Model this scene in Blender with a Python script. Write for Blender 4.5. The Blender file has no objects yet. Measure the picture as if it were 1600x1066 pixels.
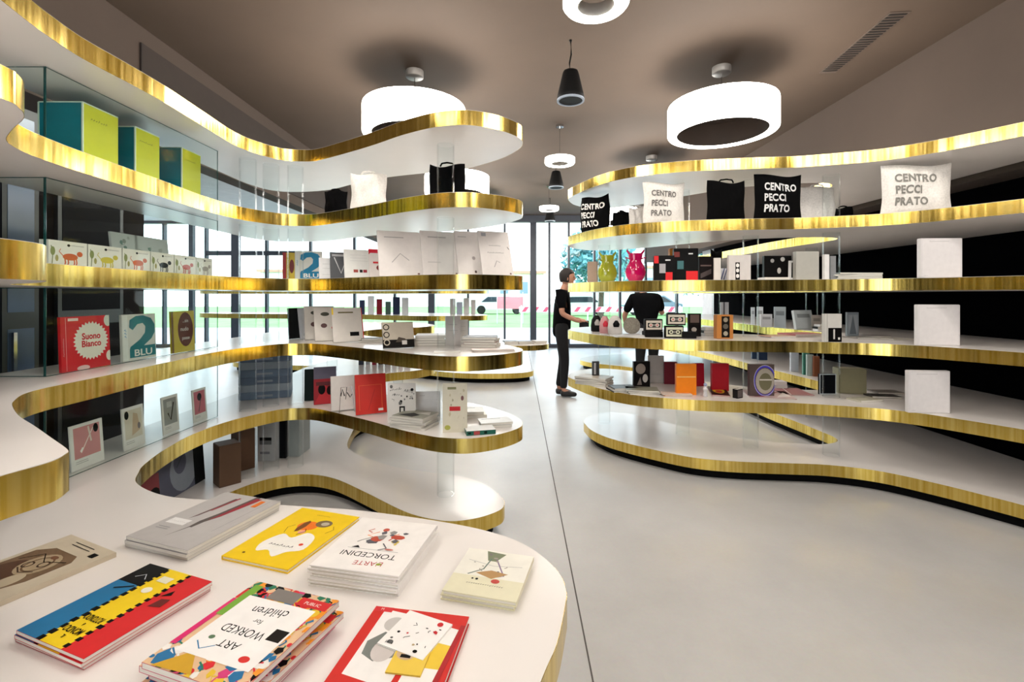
import bpy, bmesh, math, random
from mathutils import Vector, Matrix
from math import sin, cos, pi, radians, sqrt
random.seed(7)
SC = bpy.context.scene
COL = SC.collection

# ---------------------------------------------------------------- camera
F, CX, HZ, E = 740.0, 800.0, 462.0, 1.42        # focal length in px, centre column, horizon row, eye height (m)
cam = bpy.data.cameras.new('camera')
cam.sensor_width = 36.0
cam.lens = F / 1600 * 36.0
cam.shift_y = -(533 - HZ) / 1600
cam.clip_start = 0.05
cam.clip_end = 400
co = bpy.data.objects.new('camera', cam)
co.location = (0, 0, E)
co.rotation_euler = (pi / 2, 0, 0)
COL.objects.link(co)
SC.camera = co

# ---------------------------------------------------------------- world, exposure
SC.view_settings.view_transform = 'Standard'
SC.view_settings.look = 'None'
SC.view_settings.gamma = 1
SC.view_settings.use_curve_mapping = False
SC.view_settings.exposure = 0.88
w = bpy.data.worlds.new('overcast_sky')
SC.world = w
w.use_nodes = True
wn = w.node_tree.nodes
bg = wn['Background']
tc = wn.new('ShaderNodeTexCoord')
sep = wn.new('ShaderNodeSeparateXYZ')
rmp = wn.new('ShaderNodeValToRGB')
w.node_tree.links.new(tc.outputs['Generated'], sep.inputs[0])
w.node_tree.links.new(sep.outputs['Z'], rmp.inputs[0])
w.node_tree.links.new(rmp.outputs[0], bg.inputs[0])
rmp.color_ramp.elements[0].color = (0.93, 0.97, 1.0, 1)
rmp.color_ramp.elements[1].color = (0.62, 0.78, 1.0, 1)
rmp.color_ramp.elements[1].position = 0.8
bg.inputs[1].default_value = 2.5
cy = SC.cycles
cy.max_bounces = 10
cy.diffuse_bounces = 4
cy.glossy_bounces = 5
cy.transmission_bounces = 8
cy.transparent_max_bounces = 24
cy.caustics_reflective = False
cy.caustics_refractive = False
cy.sample_clamp_indirect = 6.0
LAMP = 14.5          # radiance of the ring lamps' diffusers

def portal(loc, rot, sx, sy):
    l = bpy.data.lights.new('daylight_portal', 'AREA')
    l.shape = 'RECTANGLE'; l.size = sx; l.size_y = sy
    l.cycles.is_portal = True
    o = bpy.data.objects.new('daylight_portal', l)
    o.location = loc; o.rotation_euler = rot
    COL.objects.link(o)
portal((0.5, 13.2, 1.8), (-pi / 2, 0, 0), 21, 3.6)
portal((-1.3, -6.1, 1.5), (pi / 2, 0, 0), 3.8, 3.0)

# ---------------------------------------------------------------- materials
MATS = {}
def lin(c):
    return tuple(((v / 255) / 12.92) if v / 255 <= 0.04045 else (((v / 255) + 0.055) / 1.055) ** 2.4 for v in c)
def mat(name, rgb, rough=0.5, metal=0.0, var=0.06, scale=8.0, spec=0.5, bump=0.0, stretch=None, coat=0.0):
    """principled material with a procedural noise variation; rgb given as sRGB 0-255"""
    if name in MATS: return MATS[name]
    m = bpy.data.materials.new(name); m.use_nodes = True
    nt = m.node_tree; n = nt.nodes; p = n['Principled BSDF']
    c = lin(rgb)
    t = n.new('ShaderNodeTexCoord'); mp = n.new('ShaderNodeMapping'); nz = n.new('ShaderNodeTexNoise')
    nt.links.new(t.outputs['Object'], mp.inputs[0]); nt.links.new(mp.outputs[0], nz.inputs['Vector'])
    if stretch: mp.inputs['Scale'].default_value = stretch
    nz.inputs['Scale'].default_value = scale; nz.inputs['Detail'].default_value = 4
    r = n.new('ShaderNodeValToRGB'); nt.links.new(nz.outputs[0], r.inputs[0])
    r.color_ramp.elements[0].position = 0.3; r.color_ramp.elements[1].position = 0.7
    r.color_ramp.elements[0].color = tuple(v * (1 - var) for v in c) + (1,)
    r.color_ramp.elements[1].color = tuple(min(1, v * (1 + var)) for v in c) + (1,)
    nt.links.new(r.outputs[0], p.inputs['Base Color'])
    p.inputs['Roughness'].default_value = rough
    p.inputs['Metallic'].default_value = metal
    p.inputs['Specular IOR Level'].default_value = spec
    p.inputs['Coat Weight'].default_value = coat
    p.inputs['Coat Roughness'].default_value = 0.08
    if bump:
        b = n.new('ShaderNodeBump'); b.inputs['Strength'].default_value = bump
        b.inputs['Distance'].default_value = 0.01
        nt.links.new(nz.outputs[0], b.inputs['Height']); nt.links.new(b.outputs[0], p.inputs['Normal'])
    MATS[name] = m
    return m
def ink(rgb, rough=0.45):
    dk = max(rgb) < 70
    if dk: rgb = tuple(int(v * .45) for v in rgb)
    return mat('ink_%02x%02x%02x' % tuple(rgb), rgb, rough, var=0.03, scale=30, spec=0.12 if dk else 0.35)
def emit(name, rgb, s):
    if name in MATS: return MATS[name]
    m = bpy.data.materials.new(name); m.use_nodes = True
    p = m.node_tree.nodes['Principled BSDF']
    p.inputs['Base Color'].default_value = (.9, .9, .9, 1)
    p.inputs['Emission Color'].default_value = lin(rgb) + (1,)
    p.inputs['Emission Strength'].default_value = s
    MATS[name] = m
    return m
def glass(name, tint=(235, 248, 245), edge=1.0, fac=0.008, facemax=0.6):
    """thin clear sheet: passes light, reflects more at grazing angles"""
    if name in MATS: return MATS[name]
    m = bpy.data.materials.new(name); m.use_nodes = True
    nt = m.node_tree; n = nt.nodes
    n.remove(n['Principled BSDF'])
    out = n['Material Output']
    tr = n.new('ShaderNodeBsdfTransparent'); tr.inputs[0].default_value = lin(tint) + (1,)
    gl = n.new('ShaderNodeBsdfGlossy'); gl.inputs['Roughness'].default_value = 0.02
    lw = n.new('ShaderNodeLayerWeight'); lw.inputs['Blend'].default_value = 0.5
    pw = n.new('ShaderNodeMath'); pw.operation = 'POWER'; pw.inputs[1].default_value = 5.0
    nt.links.new(lw.outputs['Facing'], pw.inputs[0])
    mr = n.new('ShaderNodeMapRange')
    mr.inputs['To Min'].default_value = fac; mr.inputs['To Max'].default_value = facemax
    mx = n.new('ShaderNodeMixShader')
    nt.links.new(pw.outputs[0], mr.inputs[0]); nt.links.new(mr.outputs[0], mx.inputs[0])
    nt.links.new(tr.outputs[0], mx.inputs[1]); nt.links.new(gl.outputs[0], mx.inputs[2])
    nt.links.new(mx.outputs[0], out.inputs[0])
    MATS[name] = m
    return m

def brass_mat():
    m = bpy.data.materials.new('brushed_brass'); m.use_nodes = True
    nt = m.node_tree; n = nt.nodes; p = n['Principled BSDF']
    t = n.new('ShaderNodeTexCoord')
    m1 = n.new('ShaderNodeMapping'); m1.inputs['Scale'].default_value = (1, 1, 0.02)
    nt.links.new(t.outputs['Object'], m1.inputs[0])
    fine = n.new('ShaderNodeTexNoise'); fine.inputs['Scale'].default_value = 55; fine.inputs['Detail'].default_value = 5
    wide = n.new('ShaderNodeTexNoise'); wide.inputs['Scale'].default_value = 7; wide.inputs['Detail'].default_value = 2
    nt.links.new(m1.outputs[0], fine.inputs['Vector']); nt.links.new(m1.outputs[0], wide.inputs['Vector'])
    r = n.new('ShaderNodeValToRGB'); nt.links.new(fine.outputs[0], r.inputs[0])
    r.color_ramp.elements[0].position = 0.3; r.color_ramp.elements[1].position = 0.7
    r.color_ramp.elements[0].color = (0.62, 0.42, 0.06, 1)
    r.color_ramp.elements[1].color = (0.92, 0.70, 0.22, 1)
    nt.links.new(r.outputs[0], p.inputs['Base Color'])
    p.inputs['Metallic'].default_value = 1.0
    mr = n.new('ShaderNodeMapRange'); mr.inputs['To Min'].default_value = 0.10; mr.inputs['To Max'].default_value = 0.30
    nt.links.new(fine.outputs[0], mr.inputs[0]); nt.links.new(mr.outputs[0], p.inputs['Roughness'])
    b1 = n.new('ShaderNodeBump'); b1.inputs['Strength'].default_value = 1.0; b1.inputs['Distance'].default_value = 0.008
    b2 = n.new('ShaderNodeBump'); b2.inputs['Strength'].default_value = 0.25; b2.inputs['Distance'].default_value = 0.001
    nt.links.new(wide.outputs[0], b1.inputs['Height']); nt.links.new(fine.outputs[0], b2.inputs['Height'])
    nt.links.new(b1.outputs[0], b2.inputs['Normal']); nt.links.new(b2.outputs[0], p.inputs['Normal'])
    return m
BRASS = brass_mat()
WHITE = mat('white_laminate', (236, 231, 227), 0.22, var=0.02, scale=3)
KICK = mat('black_plinth', (6, 6, 7), 0.7, spec=.1)
GLASS = glass('clear_glass', (250, 254, 253), facemax=0.7)
GEDGE = mat('glass_edge_green', (24, 70, 68), 0.1)
TUBE = glass('clear_acrylic', (252, 253, 253), fac=0.0, facemax=0.95)
BLACK = mat('satin_black', (8, 8, 9), 0.4, spec=.3)
CHROME = mat('brushed_chrome', (200, 200, 200), 0.15, metal=1)
CEIL = mat('taupe_plaster', (86, 71, 59), 0.8, var=0.08, scale=1.2)
WALLB = mat('taupe_wall_paint', (70, 58, 50), 0.85, var=0.06, scale=1.5)
DARK = mat('black_wall_paint', (4, 4, 6), 0.9, var=0.1, scale=2, spec=0.02)
FRAME = mat('anthracite_window_frame', (52, 58, 70), 0.4)
PAGES = mat('page_block', (222, 218, 208), 0.8, var=0.10, scale=60, stretch=(0.1, 0.1, 12))

def floor_mat():
    m = bpy.data.materials.new('polished_concrete'); m.use_nodes = True
    nt = m.node_tree; n = nt.nodes; p = n['Principled BSDF']
    t = n.new('ShaderNodeTexCoord')
    a = n.new('ShaderNodeTexNoise'); a.inputs['Scale'].default_value = 1.1; a.inputs['Detail'].default_value = 9; a.inputs['Roughness'].default_value = 0.62
    b = n.new('ShaderNodeTexNoise'); b.inputs['Scale'].default_value = 60; b.inputs['Detail'].default_value = 3
    nt.links.new(t.outputs['Object'], a.inputs['Vector']); nt.links.new(t.outputs['Object'], b.inputs['Vector'])
    r = n.new('ShaderNodeValToRGB'); nt.links.new(a.outputs[0], r.inputs[0])
    r.color_ramp.elements[0].position = 0.32; r.color_ramp.elements[1].position = 0.68
    r.color_ramp.elements[0].color = lin((198, 197, 195)) + (1,)
    r.color_ramp.elements[1].color = lin((214, 213, 211)) + (1,)
    mx = n.new('ShaderNodeMixRGB'); mx.blend_type = 'MULTIPLY'; mx.inputs[0].default_value = 0.10
    nt.links.new(r.outputs[0], mx.inputs[1]); nt.links.new(b.outputs['Color'], mx.inputs[2])
    nt.links.new(mx.outputs[0], p.inputs['Base Color'])
    mr = n.new('ShaderNodeMapRange'); mr.inputs['To Min'].default_value = 0.26; mr.inputs['To Max'].default_value = 0.36
    nt.links.new(a.outputs[0], mr.inputs[0]); nt.links.new(mr.outputs[0], p.inputs['Roughness'])
    return m

# ---------------------------------------------------------------- helpers
def link(o, parent=None):
    COL.objects.link(o)
    if parent is not None: o.parent = parent
    return o
def tag(o, label, cat, group=None, kind=None):
    o['label'] = label
    o['category'] = cat
    if group: o['group'] = group
    if kind: o['kind'] = kind
    return o
def empty(name, loc, rot=(0, 0, 0)):
    o = bpy.data.objects.new(name, None); o.empty_display_size = 0.05
    o.location = loc; o.rotation_euler = rot
    return link(o)
class MB:
    """collects shapes, builds ONE mesh object"""
    def __init__(s): s.v = []; s.f = []; s.m = []; s.sm = []
    def add(s, vs, fs, mi=0, smooth=False):
        k = len(s.v); s.v += [tuple(v) for v in vs]
        for f in fs:
            s.f.append([i + k for i in f]); s.m.append(mi); s.sm.append(smooth)
        return s
    def box(s, x0, x1, y0, y1, z0, z1, mi=0):
        vs = [(x, y, z) for z in (z0, z1) for y in (y0, y1) for x in (x0, x1)]
        return s.add(vs, [(0, 2, 3, 1), (4, 5, 7, 6), (0, 1, 5, 4), (2, 6, 7, 3), (0, 4, 6, 2), (1, 3, 7, 5)], mi)
    def lathe(s, prof, c=(0, 0, 0), n=24, mi=0, sx=1, sy=1, cap=True):
        vs = []; fs = []
        for (r, z) in prof:
            for i in range(n):
                a = 2 * pi * i / n
                vs.append((c[0] + r * sx * cos(a), c[1] + r * sy * sin(a), c[2] + z))
        for j in range(len(prof) - 1):
            for i in range(n):
                k = (i + 1) % n
                fs.append((j * n + i, j * n + k, (j + 1) * n + k, (j + 1) * n + i))
        if cap:
            fs.append(tuple(range(n - 1, -1, -1)))
            q = (len(prof) - 1) * n
            fs.append(tuple(q + i for i in range(n)))
        return s.add(vs, fs, mi, True)
    def ring(s, r0, r1, z0, z1, c=(0, 0, 0), n=48, mi=0):
        prof = [(r0, z0), (r1, z0), (r1, z1), (r0, z1), (r0, z0)]
        return s.lathe(prof, c, n, mi, cap=False)
    def tube(s, pts, r, n=8, mi=0):
        """round bar through a list of points"""
        pts = [Vector(p) for p in pts]; vs = []; fs = []
        for i, p in enumerate(pts):
            d = (pts[min(i + 1, len(pts) - 1)] - pts[max(i - 1, 0)]).normalized()
            u = d.cross(Vector((0, 0, 1)))
            if u.length < 1e-3: u = Vector((1, 0, 0))
            u.normalize(); w_ = d.cross(u)
            rr = r[i] if isinstance(r, (list, tuple)) else r
            for k in range(n):
                a = 2 * pi * k / n
                vs.append(p + u * rr * cos(a) + w_ * rr * sin(a))
        for i in range(len(pts) - 1):
            for k in range(n):
                q = (k + 1) % n
                fs.append((i * n + k, i * n + q, (i + 1) * n + q, (i + 1) * n + k))
        fs.append(tuple(range(n - 1, -1, -1))); fs.append(tuple((len(pts) - 1) * n + k for k in range(n)))
        return s.add(vs, fs, mi, True)
    def build(s, name, mats, parent=None, bevel=0):
        me = bpy.data.meshes.new(name); me.from_pydata(s.v, [], s.f)
        if not isinstance(mats, (list, tuple)): mats = [mats]
        for m in mats: me.materials.append(m)
        for p, mi, sm in zip(me.polygons, s.m, s.sm):
            p.material_index = mi; p.use_smooth = sm
        bm = bmesh.new(); bm.from_mesh(me)
        bmesh.ops.recalc_face_normals(bm, faces=bm.faces); bm.to_mesh(me); bm.free()
        if any(s.sm):
            try: me.set_sharp_from_angle(angle=radians(50))
            except Exception: pass
        o = bpy.data.objects.new(name, me); link(o, parent)
        if bevel:
            b = o.modifiers.new('bevel', 'BEVEL'); b.width = bevel; b.segments = 2; b.limit_method = 'ANGLE'
        return o
def struct(o):
    o['kind'] = 'structure'
    return o
def at(x, y, z):
    """point of the picture on the horizontal plane z"""
    Y = F * (E - z) / (y - HZ)
    return Vector(((x - CX) / F * Y, Y, z))
def atY(x, Y, z):
    return Vector(((x - CX) / F * Y, Y, z))
def dup(root, loc, rot=None, label=None, group=None):
    r = root.copy(); COL.objects.link(r); r.location = loc
    if rot is not None: r.rotation_euler = rot
    if label: r['label'] = label
    if group: r['group'] = group
    for ch in list(root.children):
        c = ch.copy(); COL.objects.link(c); c.parent = r
        for g in list(ch.children):
            d = g.copy(); COL.objects.link(d); d.parent = c
    return r
def catmull(P, n=7, closed=True):
    out = []
    L = len(P)
    for i in range(L if closed else L - 1):
        if closed: p0, p1, p2, p3 = P[i - 1], P[i], P[(i + 1) % L], P[(i + 2) % L]
        else: p0, p1, p2, p3 = P[max(i - 1, 0)], P[i], P[i + 1], P[min(i + 2, L - 1)]
        for k in range(n):
            t = k / n
            out.append(tuple(0.5 * ((2 * b) + (-a + c) * t + (2 * a - 5 * b + 4 * c - d) * t * t + (-a + 3 * b - 3 * c + d) * t ** 3)
                             for a, b, c, d in zip(p0, p1, p2, p3)))
    if not closed: out.append(P[-1])
    return out
def orient(P):
    a = sum(P[i - 1][0] * P[i][1] - P[i][0] * P[i - 1][1] for i in range(len(P)))
    return P if a > 0 else P[::-1]          # counter-clockwise
def offset(P, d):
    """inset a counter-clockwise outline by d"""
    n = len(P); out = []
    for i in range(n):
        a, b = Vector(P[i - 1]), Vector(P[(i + 1) % n])
        t = (b - a)
        if t.length < 1e-6: out.append(P[i]); continue
        t.normalize(); out.append((P[i][0] - t.y * d, P[i][1] + t.x * d))
    return out

# ---------------------------------------------------------------- room shell
H = 3.6
TOP = [0.16, 0.62, 1.08, 1.54, 2.00, 2.46]; TH = 0.085
struct(MB().box(-12, 8, -6, 13, -0.2, 0).build('floor', floor_mat()))
j = MB()
j.add([(0.262, -1, 0.0006), (0.268, -1, 0.0006), (0.438, 13, 0.0006), (0.428, 13, 0.0006)], [(0, 1, 2, 3)])
struct(j.build('trim_1', mat('floor_joint', (92, 88, 84), 0.8)))
struct(MB().box(-3.0, 8, -6, 13, H, H + 0.2).build('ceiling', CEIL))
struct(MB().box(-12, -3.2, -6, 13, 3.45, 3.65).build('ceiling', mat('pale_side_ceiling', (214, 212, 210), 0.8)))
struct(MB().box(-3.2, -3.0, -6, 13, 2.68, H + .2).build('wall_left', WALLB))
wl = MB().box(-3.2, -3.0, -6, 3.86, 0, 2.68).build('wall_left_lower', mat('charcoal_wall_paint', (30, 26, 26), .8, var=.1, scale=2, spec=.08)); struct(wl)
pn = MB().box(-2.992, -2.985, 3.83, 8.6, 2.8, 3.46).build('trim_2', mat('bulkhead_panel', (46, 36, 30), 0.8)); struct(pn)
pe = MB().box(-2.998, -2.984, 3.815, 3.83, 2.8, 3.46).build('trim_3', mat('panel_joint', (38, 30, 26), 0.8)); struct(pe)
struct(MB().box(3.65, 4.1, -6, 13, 2.33, H).build('wall_right', WALLB))
struct(MB().box(3.92, 4.1, -6, 9.2, 0, 2.33).build('wall_right_lower', DARK))
struct(MB().box(3.92, 4.35, 9.2, 9.75, 0, 2.33).build('wall_right_pier', mat('white_pier_paint', (215, 216, 220), 0.6)))
struct(MB().box(-12.2, -12, -6, 13, 0, 2.7).build('wall_far_left', mat('pale_wall_paint', (205, 206, 208), 0.7)))
struct(MB().box(8, 8.2, -6, 13, 0, H).build('wall_far_right', mat('pale_wall_paint', (205, 206, 208), 0.7)))
# unseen back wall: open gap for fill daylight, solid part darkens brass reflections
wb = MB(); wb.box(-3.2, 8, -6.2, -6, 3.0, H); wb.box(0.6, 8, -6.2, -6, 0, 3.0); wb.box(-12, -3.2, -6.2, -6, 0, 3.65)
struct(wb.build('wall_behind', WALLB))
# blue-grey doors set in the dark left wall
for k, (y0, y1) in enumerate(((2.78, 2.955), (3.12, 3.6))):
    b = MB()
    b.box(-2.995, -2.97, y0 + .01, y1 - .01, 0.3, 1.22); b.box(-2.995, -2.97, y0 + .01, y1 - .01, 1.32, 2.5)
    d = MB().box(-2.999, -2.972, y0 - .02, y1 + .02, 0.02, 2.56).build('door_%d' % (k + 1), mat('black_door_frame', (20, 21, 25), 0.4)); struct(d)
    g = b.build('door_leaf', mat('dark_door_leaf', (13, 14, 19), 0.7, spec=.1) if k else mat('blue_grey_door_leaf', (80, 98, 126), 0.25), d)
    MB().box(-2.969, -2.955, y0 + .03, y0 + .05, 0.95, 1.2).build('door_handle', CHROME, d)

# glazed front: mullions, head, sill
def glazing():
    Yw = 12.95
    xs = [-11.9, -10.7, -9.5, -8.75, -8.35, -7.55, -6.7, -5.5, -4.3, -3.2, -2.2, -1.2, -0.2, 0.58, 1.02, 1.55, 2.25, 2.95, 3.65, 4.5, 5.6, 6.7, 7.9]
    wide = {0.58: .17, -2.2: .17, -7.55: .2, -8.75: .12}
    n = 0
    for a, b in zip(xs[:-1], xs[1:]):
        n += 1
        top = 3.46 if a > -3.1 else 3.4
        pan = MB().box(a, b, Yw + .02, Yw + .03, 0.1, top).build('window_%d' % n, GLASS); struct(pan)
        f = MB(); wd = wide.get(a, .055)
        f.box(a - wd / 2, a + wd / 2, Yw - .06, Yw + .06, 0.0, top)
        if a in (-8.35, -7.55, -6.7): f.box(a, b, Yw - .05, Yw + .05, 2.52, 2.64)
        f.build('window_frame', FRAME, pan)
    s = MB().box(-12, 8, Yw - .08, Yw + .08, 0, 0.1).build('window_sill', FRAME); s.name = 'trim_4'; struct(s)
    s = MB().box(-3.0, 8, Yw - .1, Yw + .1, 3.42, H).build('trim_5', FRAME); struct(s)
    s = MB().box(-12, -3.0, Yw - .1, Yw + .1, 3.38, 3.46).build('trim_6', FRAME); struct(s)
glazing()

# ---------------------------------------------------------------- shelf units
TONGUE = [(-1.63, 3.33), (-1.51, 3.37), (-1.38, 3.35), (-1.12, 3.18), (-.876, 3.0), (-.657, 2.82), (-.469, 2.7), (-.359, 2.66),
          (-.254, 2.65), (-.152, 2.685), (-.048, 2.755), (.04, 2.86), (.067, 2.96), (.04, 3.1), (-.1, 3.33), (-.4, 3.6), (-.75, 3.72),
          (-1.05, 3.85), (-1.3, 4.1), (-1.42, 4.5), (-1.3, 4.85), (-1.0, 5.08), (-.88, 5.4), (-1.1, 5.8), (-1.6, 6.05), (-2.1, 6.0),
          (-2.3, 5.6), (-2.25, 4.5), (-2.25, 3.5), (-2.25, 2.6), (-2.25, 1.9)]
TSHORT = TONGUE[:18] + [(-1.35, 4.05), (-1.7, 4.3), (-2.1, 4.35), (-2.25, 4.1), (-2.25, 3.5), (-2.25, 2.6), (-2.25, 1.9)]
L6 = [(-2.3, 1.2), (-2.2, .85), (-1.8, .85), (-1.6, 1.1), (-1.62, 1.4), (-1.69, 1.667), (-1.71, 1.76), (-1.73, 1.915), (-1.72, 2.16),
      (-1.72, 2.37), (-1.74, 2.65), (-1.76, 3.0), (-1.72, 3.18)] + TSHORT
L5 = [(-2.45, 1.2), (-2.4, .75), (-1.9, .7), (-1.5, .8), (-1.3, 1.0), (-1.28, 1.185), (-1.30, 1.25), (-1.36, 1.32), (-1.5, 1.42), (-1.62, 1.52), (-1.685, 1.64),
      (-1.715, 1.78), (-1.73, 1.915), (-1.75, 2.2), (-1.76, 2.4), (-1.79, 2.72), (-1.78, 3.02), (-1.73, 3.18)] + TSHORT
L4 = [(-2.45, 1.2), (-2.4, .6), (-1.9, .55), (-1.4, .62), (-1.12, .8), (-1.07, .95), (-1.075, 1.06), (-1.13, 1.15), (-1.3, 1.3), (-1.52, 1.44), (-1.65, 1.58),
      (-1.71, 1.76), (-1.73, 1.915), (-1.74, 2.2), (-1.76, 2.4), (-1.79, 2.7), (-1.78, 3.0), (-1.73, 3.18)] + TSHORT
L3 = [(-2.45, 1.2), (-2.45, .6), (-2.2, .52), (-1.5, .52), (-1.12, .66), (-.99, .8), (-.962, .905), (-.945, .97), (-.96, 1.02), (-.985, 1.05), (-1.11, 1.14), (-1.25, 1.24), (-1.40, 1.345),
      (-1.55, 1.47), (-1.62, 1.544), (-1.69, 1.64), (-1.72, 1.735), (-1.725, 1.836), (-1.73, 2.0), (-1.745, 2.2), (-1.76, 2.45), (-1.785, 2.7), (-1.77, 3.0), (-1.71, 3.17)] + TONGUE
L2 = [(-2.5, 1.4), (-2.6, .6), (-2.4, .45), (-1.6, .42), (-.9, .42), (-.3, .5), (-.05, .68), (.06, .98), (.105, 1.092), (.139, 1.228), (.148, 1.29), (.131, 1.383),
      (.061, 1.5), (-.043, 1.587), (-.225, 1.668), (-.55, 1.76), (-.88, 1.81), (-1.2, 1.856), (-1.36, 1.885), (-1.5, 1.95), (-1.62, 2.04), (-1.69, 2.145), (-1.74, 2.24), (-1.80, 2.44), (-1.84, 2.7),
      (-1.82, 2.95), (-1.75, 3.15)] + TONGUE
L1 = [(-2.2, 1.4), (-2.1, 1.0), (-1.95, 1.0), (-1.88, 1.4), (-1.88, 2.2), (-1.88, 2.6), (-1.84, 2.9), (-1.76, 3.14), (-1.62, 3.3), (-1.44, 3.34), (-1.22, 3.26), (-.94, 3.035), (-.66, 2.79), (-.5, 2.69), (-.346, 2.645),
      (-.203, 2.68), (-.095, 2.755), (-.05, 2.83), (-.06, 2.95), (-.18, 3.16), (-.35, 3.3), (-.6, 3.38), (-.89, 3.5), (-1.2, 3.74), (-1.37, 3.95), (-1.46, 4.3), (-1.5, 4.6), (-1.45, 4.9),
      (-1.2, 5.15), (-1.1, 5.4), (-1.3, 5.75), (-1.7, 5.95), (-2.1, 5.9), (-2.25, 5.5), (-2.2, 4.5), (-2.2, 3.5), (-2.2, 2.6), (-2.2, 1.9)]
RF = [(.56, 4.72), (.57, 4.58), (.61, 4.45), (.69, 4.22), (.80, 4.01), (.95, 3.84), (1.09, 3.75), (1.31, 3.66), (1.58, 3.6), (1.92, 3.55), (2.11, 3.53),
      (2.34, 3.46), (2.6, 3.36), (2.78, 3.22), (2.9, 3.07), (3.06, 2.83), (3.25, 2.5), (3.5, 2.25), (3.8, 2.15), (3.9, 2.2), (3.9, 2.4)]
RBfar = [(3.9, 9.9), (3.9, 10.1), (3.6, 10.2), (2.4, 10.2), (1.6, 9.8), (1.33, 9.3), (1.55, 8.8), (2.1, 8.3), (2.55, 7.4), (2.76, 6.2), (2.8, 5.2), (2.86, 4.5), (2.85, 4.15)]
RBnear = [(3.9, 8.4), (3.9, 8.6), (3.6, 8.7), (3.1, 8.65), (2.8, 8.3), (2.72, 7.4), (2.78, 6.2), (2.8, 5.2), (2.86, 4.5), (2.85, 4.15)]
RB6 = [(3.9, 5.0), (3.9, 5.2), (3.6, 5.3), (3.2, 5.25), (2.95, 4.95), (2.87, 4.5), (2.8, 4.15)]
RI = [(2.65, 4.02), (2.35, 4.05), (2.0, 4.2), (1.65, 4.55), (1.3, 5.0), (.95, 5.2), (.68, 5.02)]
R1 = [(.72, 4.75), (.72, 4.6), (.74, 4.44), (.82, 4.25), (.94, 4.09), (1.13, 3.9), (1.40, 3.69), (1.70, 3.60), (2.08, 3.56), (2.37, 3.52), (2.64, 3.40), (2.85, 3.18), (2.99, 2.98), (3.09, 2.82)] + RF[16:] + RBfar + RI[:-2] + [(1.05, 5.12), (.82, 4.95)]

def shelf(parent, pts, ztop, lim=None, clamp=None):
    P = orient(catmull(pts, 6))
    if lim: P = [(min(p[0], lim), p[1]) for p in P]
    Q = []
    for p in P:
        if not Q or (Vector(p) - Vector(Q[-1])).length > 1e-4: Q.append(p)
    P = Q
    I = offset(P, 0.0012)
    n = len(P); z0 = ztop - TH
    mb = MB()
    mb.add([(x, y, z0) for x, y in I] + [(x, y, ztop) for x, y in I],
           [tuple(range(n - 1, -1, -1)), tuple(range(n, 2 * n))] + [(i, (i + 1) % n, n + (i + 1) % n, n + i) for i in range(n)])
    s = mb.build('shelf', WHITE, parent)
    b = MB(); e = 0.0; et = -0.0012
    vs = [(x, y, z0 - e) for x, y in P] + [(x, y, ztop + et) for x, y in P] + [(x, y, ztop + et) for x, y in I] + [(x, y, z0 - e) for x, y in I]
    fs = []
    for i in range(n):
        k = (i + 1) % n
        for a in range(4):
            c = (a + 1) % 4
            fs.append((a * n + i, a * n + k, c * n + k, c * n + i))
    b.add(vs, fs, 0, True)
    b.build('brass_edge', BRASS, s)
    return s
def plinth(parent, pts, d=0.07, lim=None):
    P = orient(catmull(pts, 6))
    if lim: P = [(min(p[0], lim), p[1]) for p in P]
    I = offset(P, d); n = len(I)
    MB().add([(x, y, 0) for x, y in I] + [(x, y, TOP[0] - TH - .001) for x, y in I],
             [tuple(range(n - 1, -1, -1)), tuple(range(n, 2 * n))] + [(i, (i + 1) % n, n + (i + 1) % n, n + i) for i in range(n)]).build('plinth', KICK, parent)
def gtube(parent, x, y, r=0.055, levels=(0, 1, 2, 3, 4), base=0):
    m = MB()
    for k in levels:
        m.ring(r - .005, r, TOP[k] + .002, TOP[k + 1] - TH - .002, (x, y, 0), 32)
    m.build('glass_tube', TUBE, parent)
def gpane(parent, p, q, k):
    """upright sheet of glass from p to q in the gap above shelf k, with a polished edge strip"""
    p, q = Vector(p), Vector(q); d = (q - p).normalized(); nn = Vector((-d.y, d.x)) * 0.004
    z0, z1 = TOP[k] + .002, TOP[k + 1] - TH - .002
    vs = []
    for z in (z0, z1):
        for a in (p - nn, q - nn, q + nn, p + nn): vs.append((a.x, a.y, z))
    g = MB().add(vs, [(3, 2, 1, 0), (4, 5, 6, 7), (0, 1, 5, 4), (1, 2, 6, 5), (2, 3, 7, 6), (3, 0, 4, 7)]).build('glass_panel', GLASS, parent)
    e = MB()
    for a in (p, q):
        e.tube([(a.x, a.y, z0), (a.x, a.y, z1)], 0.0024, 6)
    e.tube([(p.x, p.y, z0 + .002), (q.x, q.y, z0 + .002)], 0.0015, 5)
    e.tube([(p.x, p.y, z1 - .002), (q.x, q.y, z1 - .002)], 0.0015, 5)
    e.build('polished_edge', GEDGE, g)

LU = empty('shelf_unit', (0, 0, 0))
tag(LU, 'left winding white shelf unit edged in brass whose lowest tongues carry the foreground books', 'shelf')
for pts, z in zip((L1, L2, L3, L4, L5, L6), TOP): shelf(LU, pts, z)
plinth(LU, L1)
for x, y in ((-.42, 3.0), (-1.84, 3.3), (-1.75, 3.44), (-1.60, 3.5)): gtube(LU, x, y, 0.055)
for x, y in ((-1.3, 5.4), (-1.9, 5.0)): gtube(LU, x, y, levels=(0, 1))
for x, y in ((-1.9, 1.1),): gtube(LU, x, y, levels=(1, 2, 3, 4))
for k in range(1, 5):
    gpane(LU, (-1.94, 1.97), (-1.94, 3.12), k)
    gpane(LU, (-2.19, 1.97), (-1.946, 1.97), k)

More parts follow.
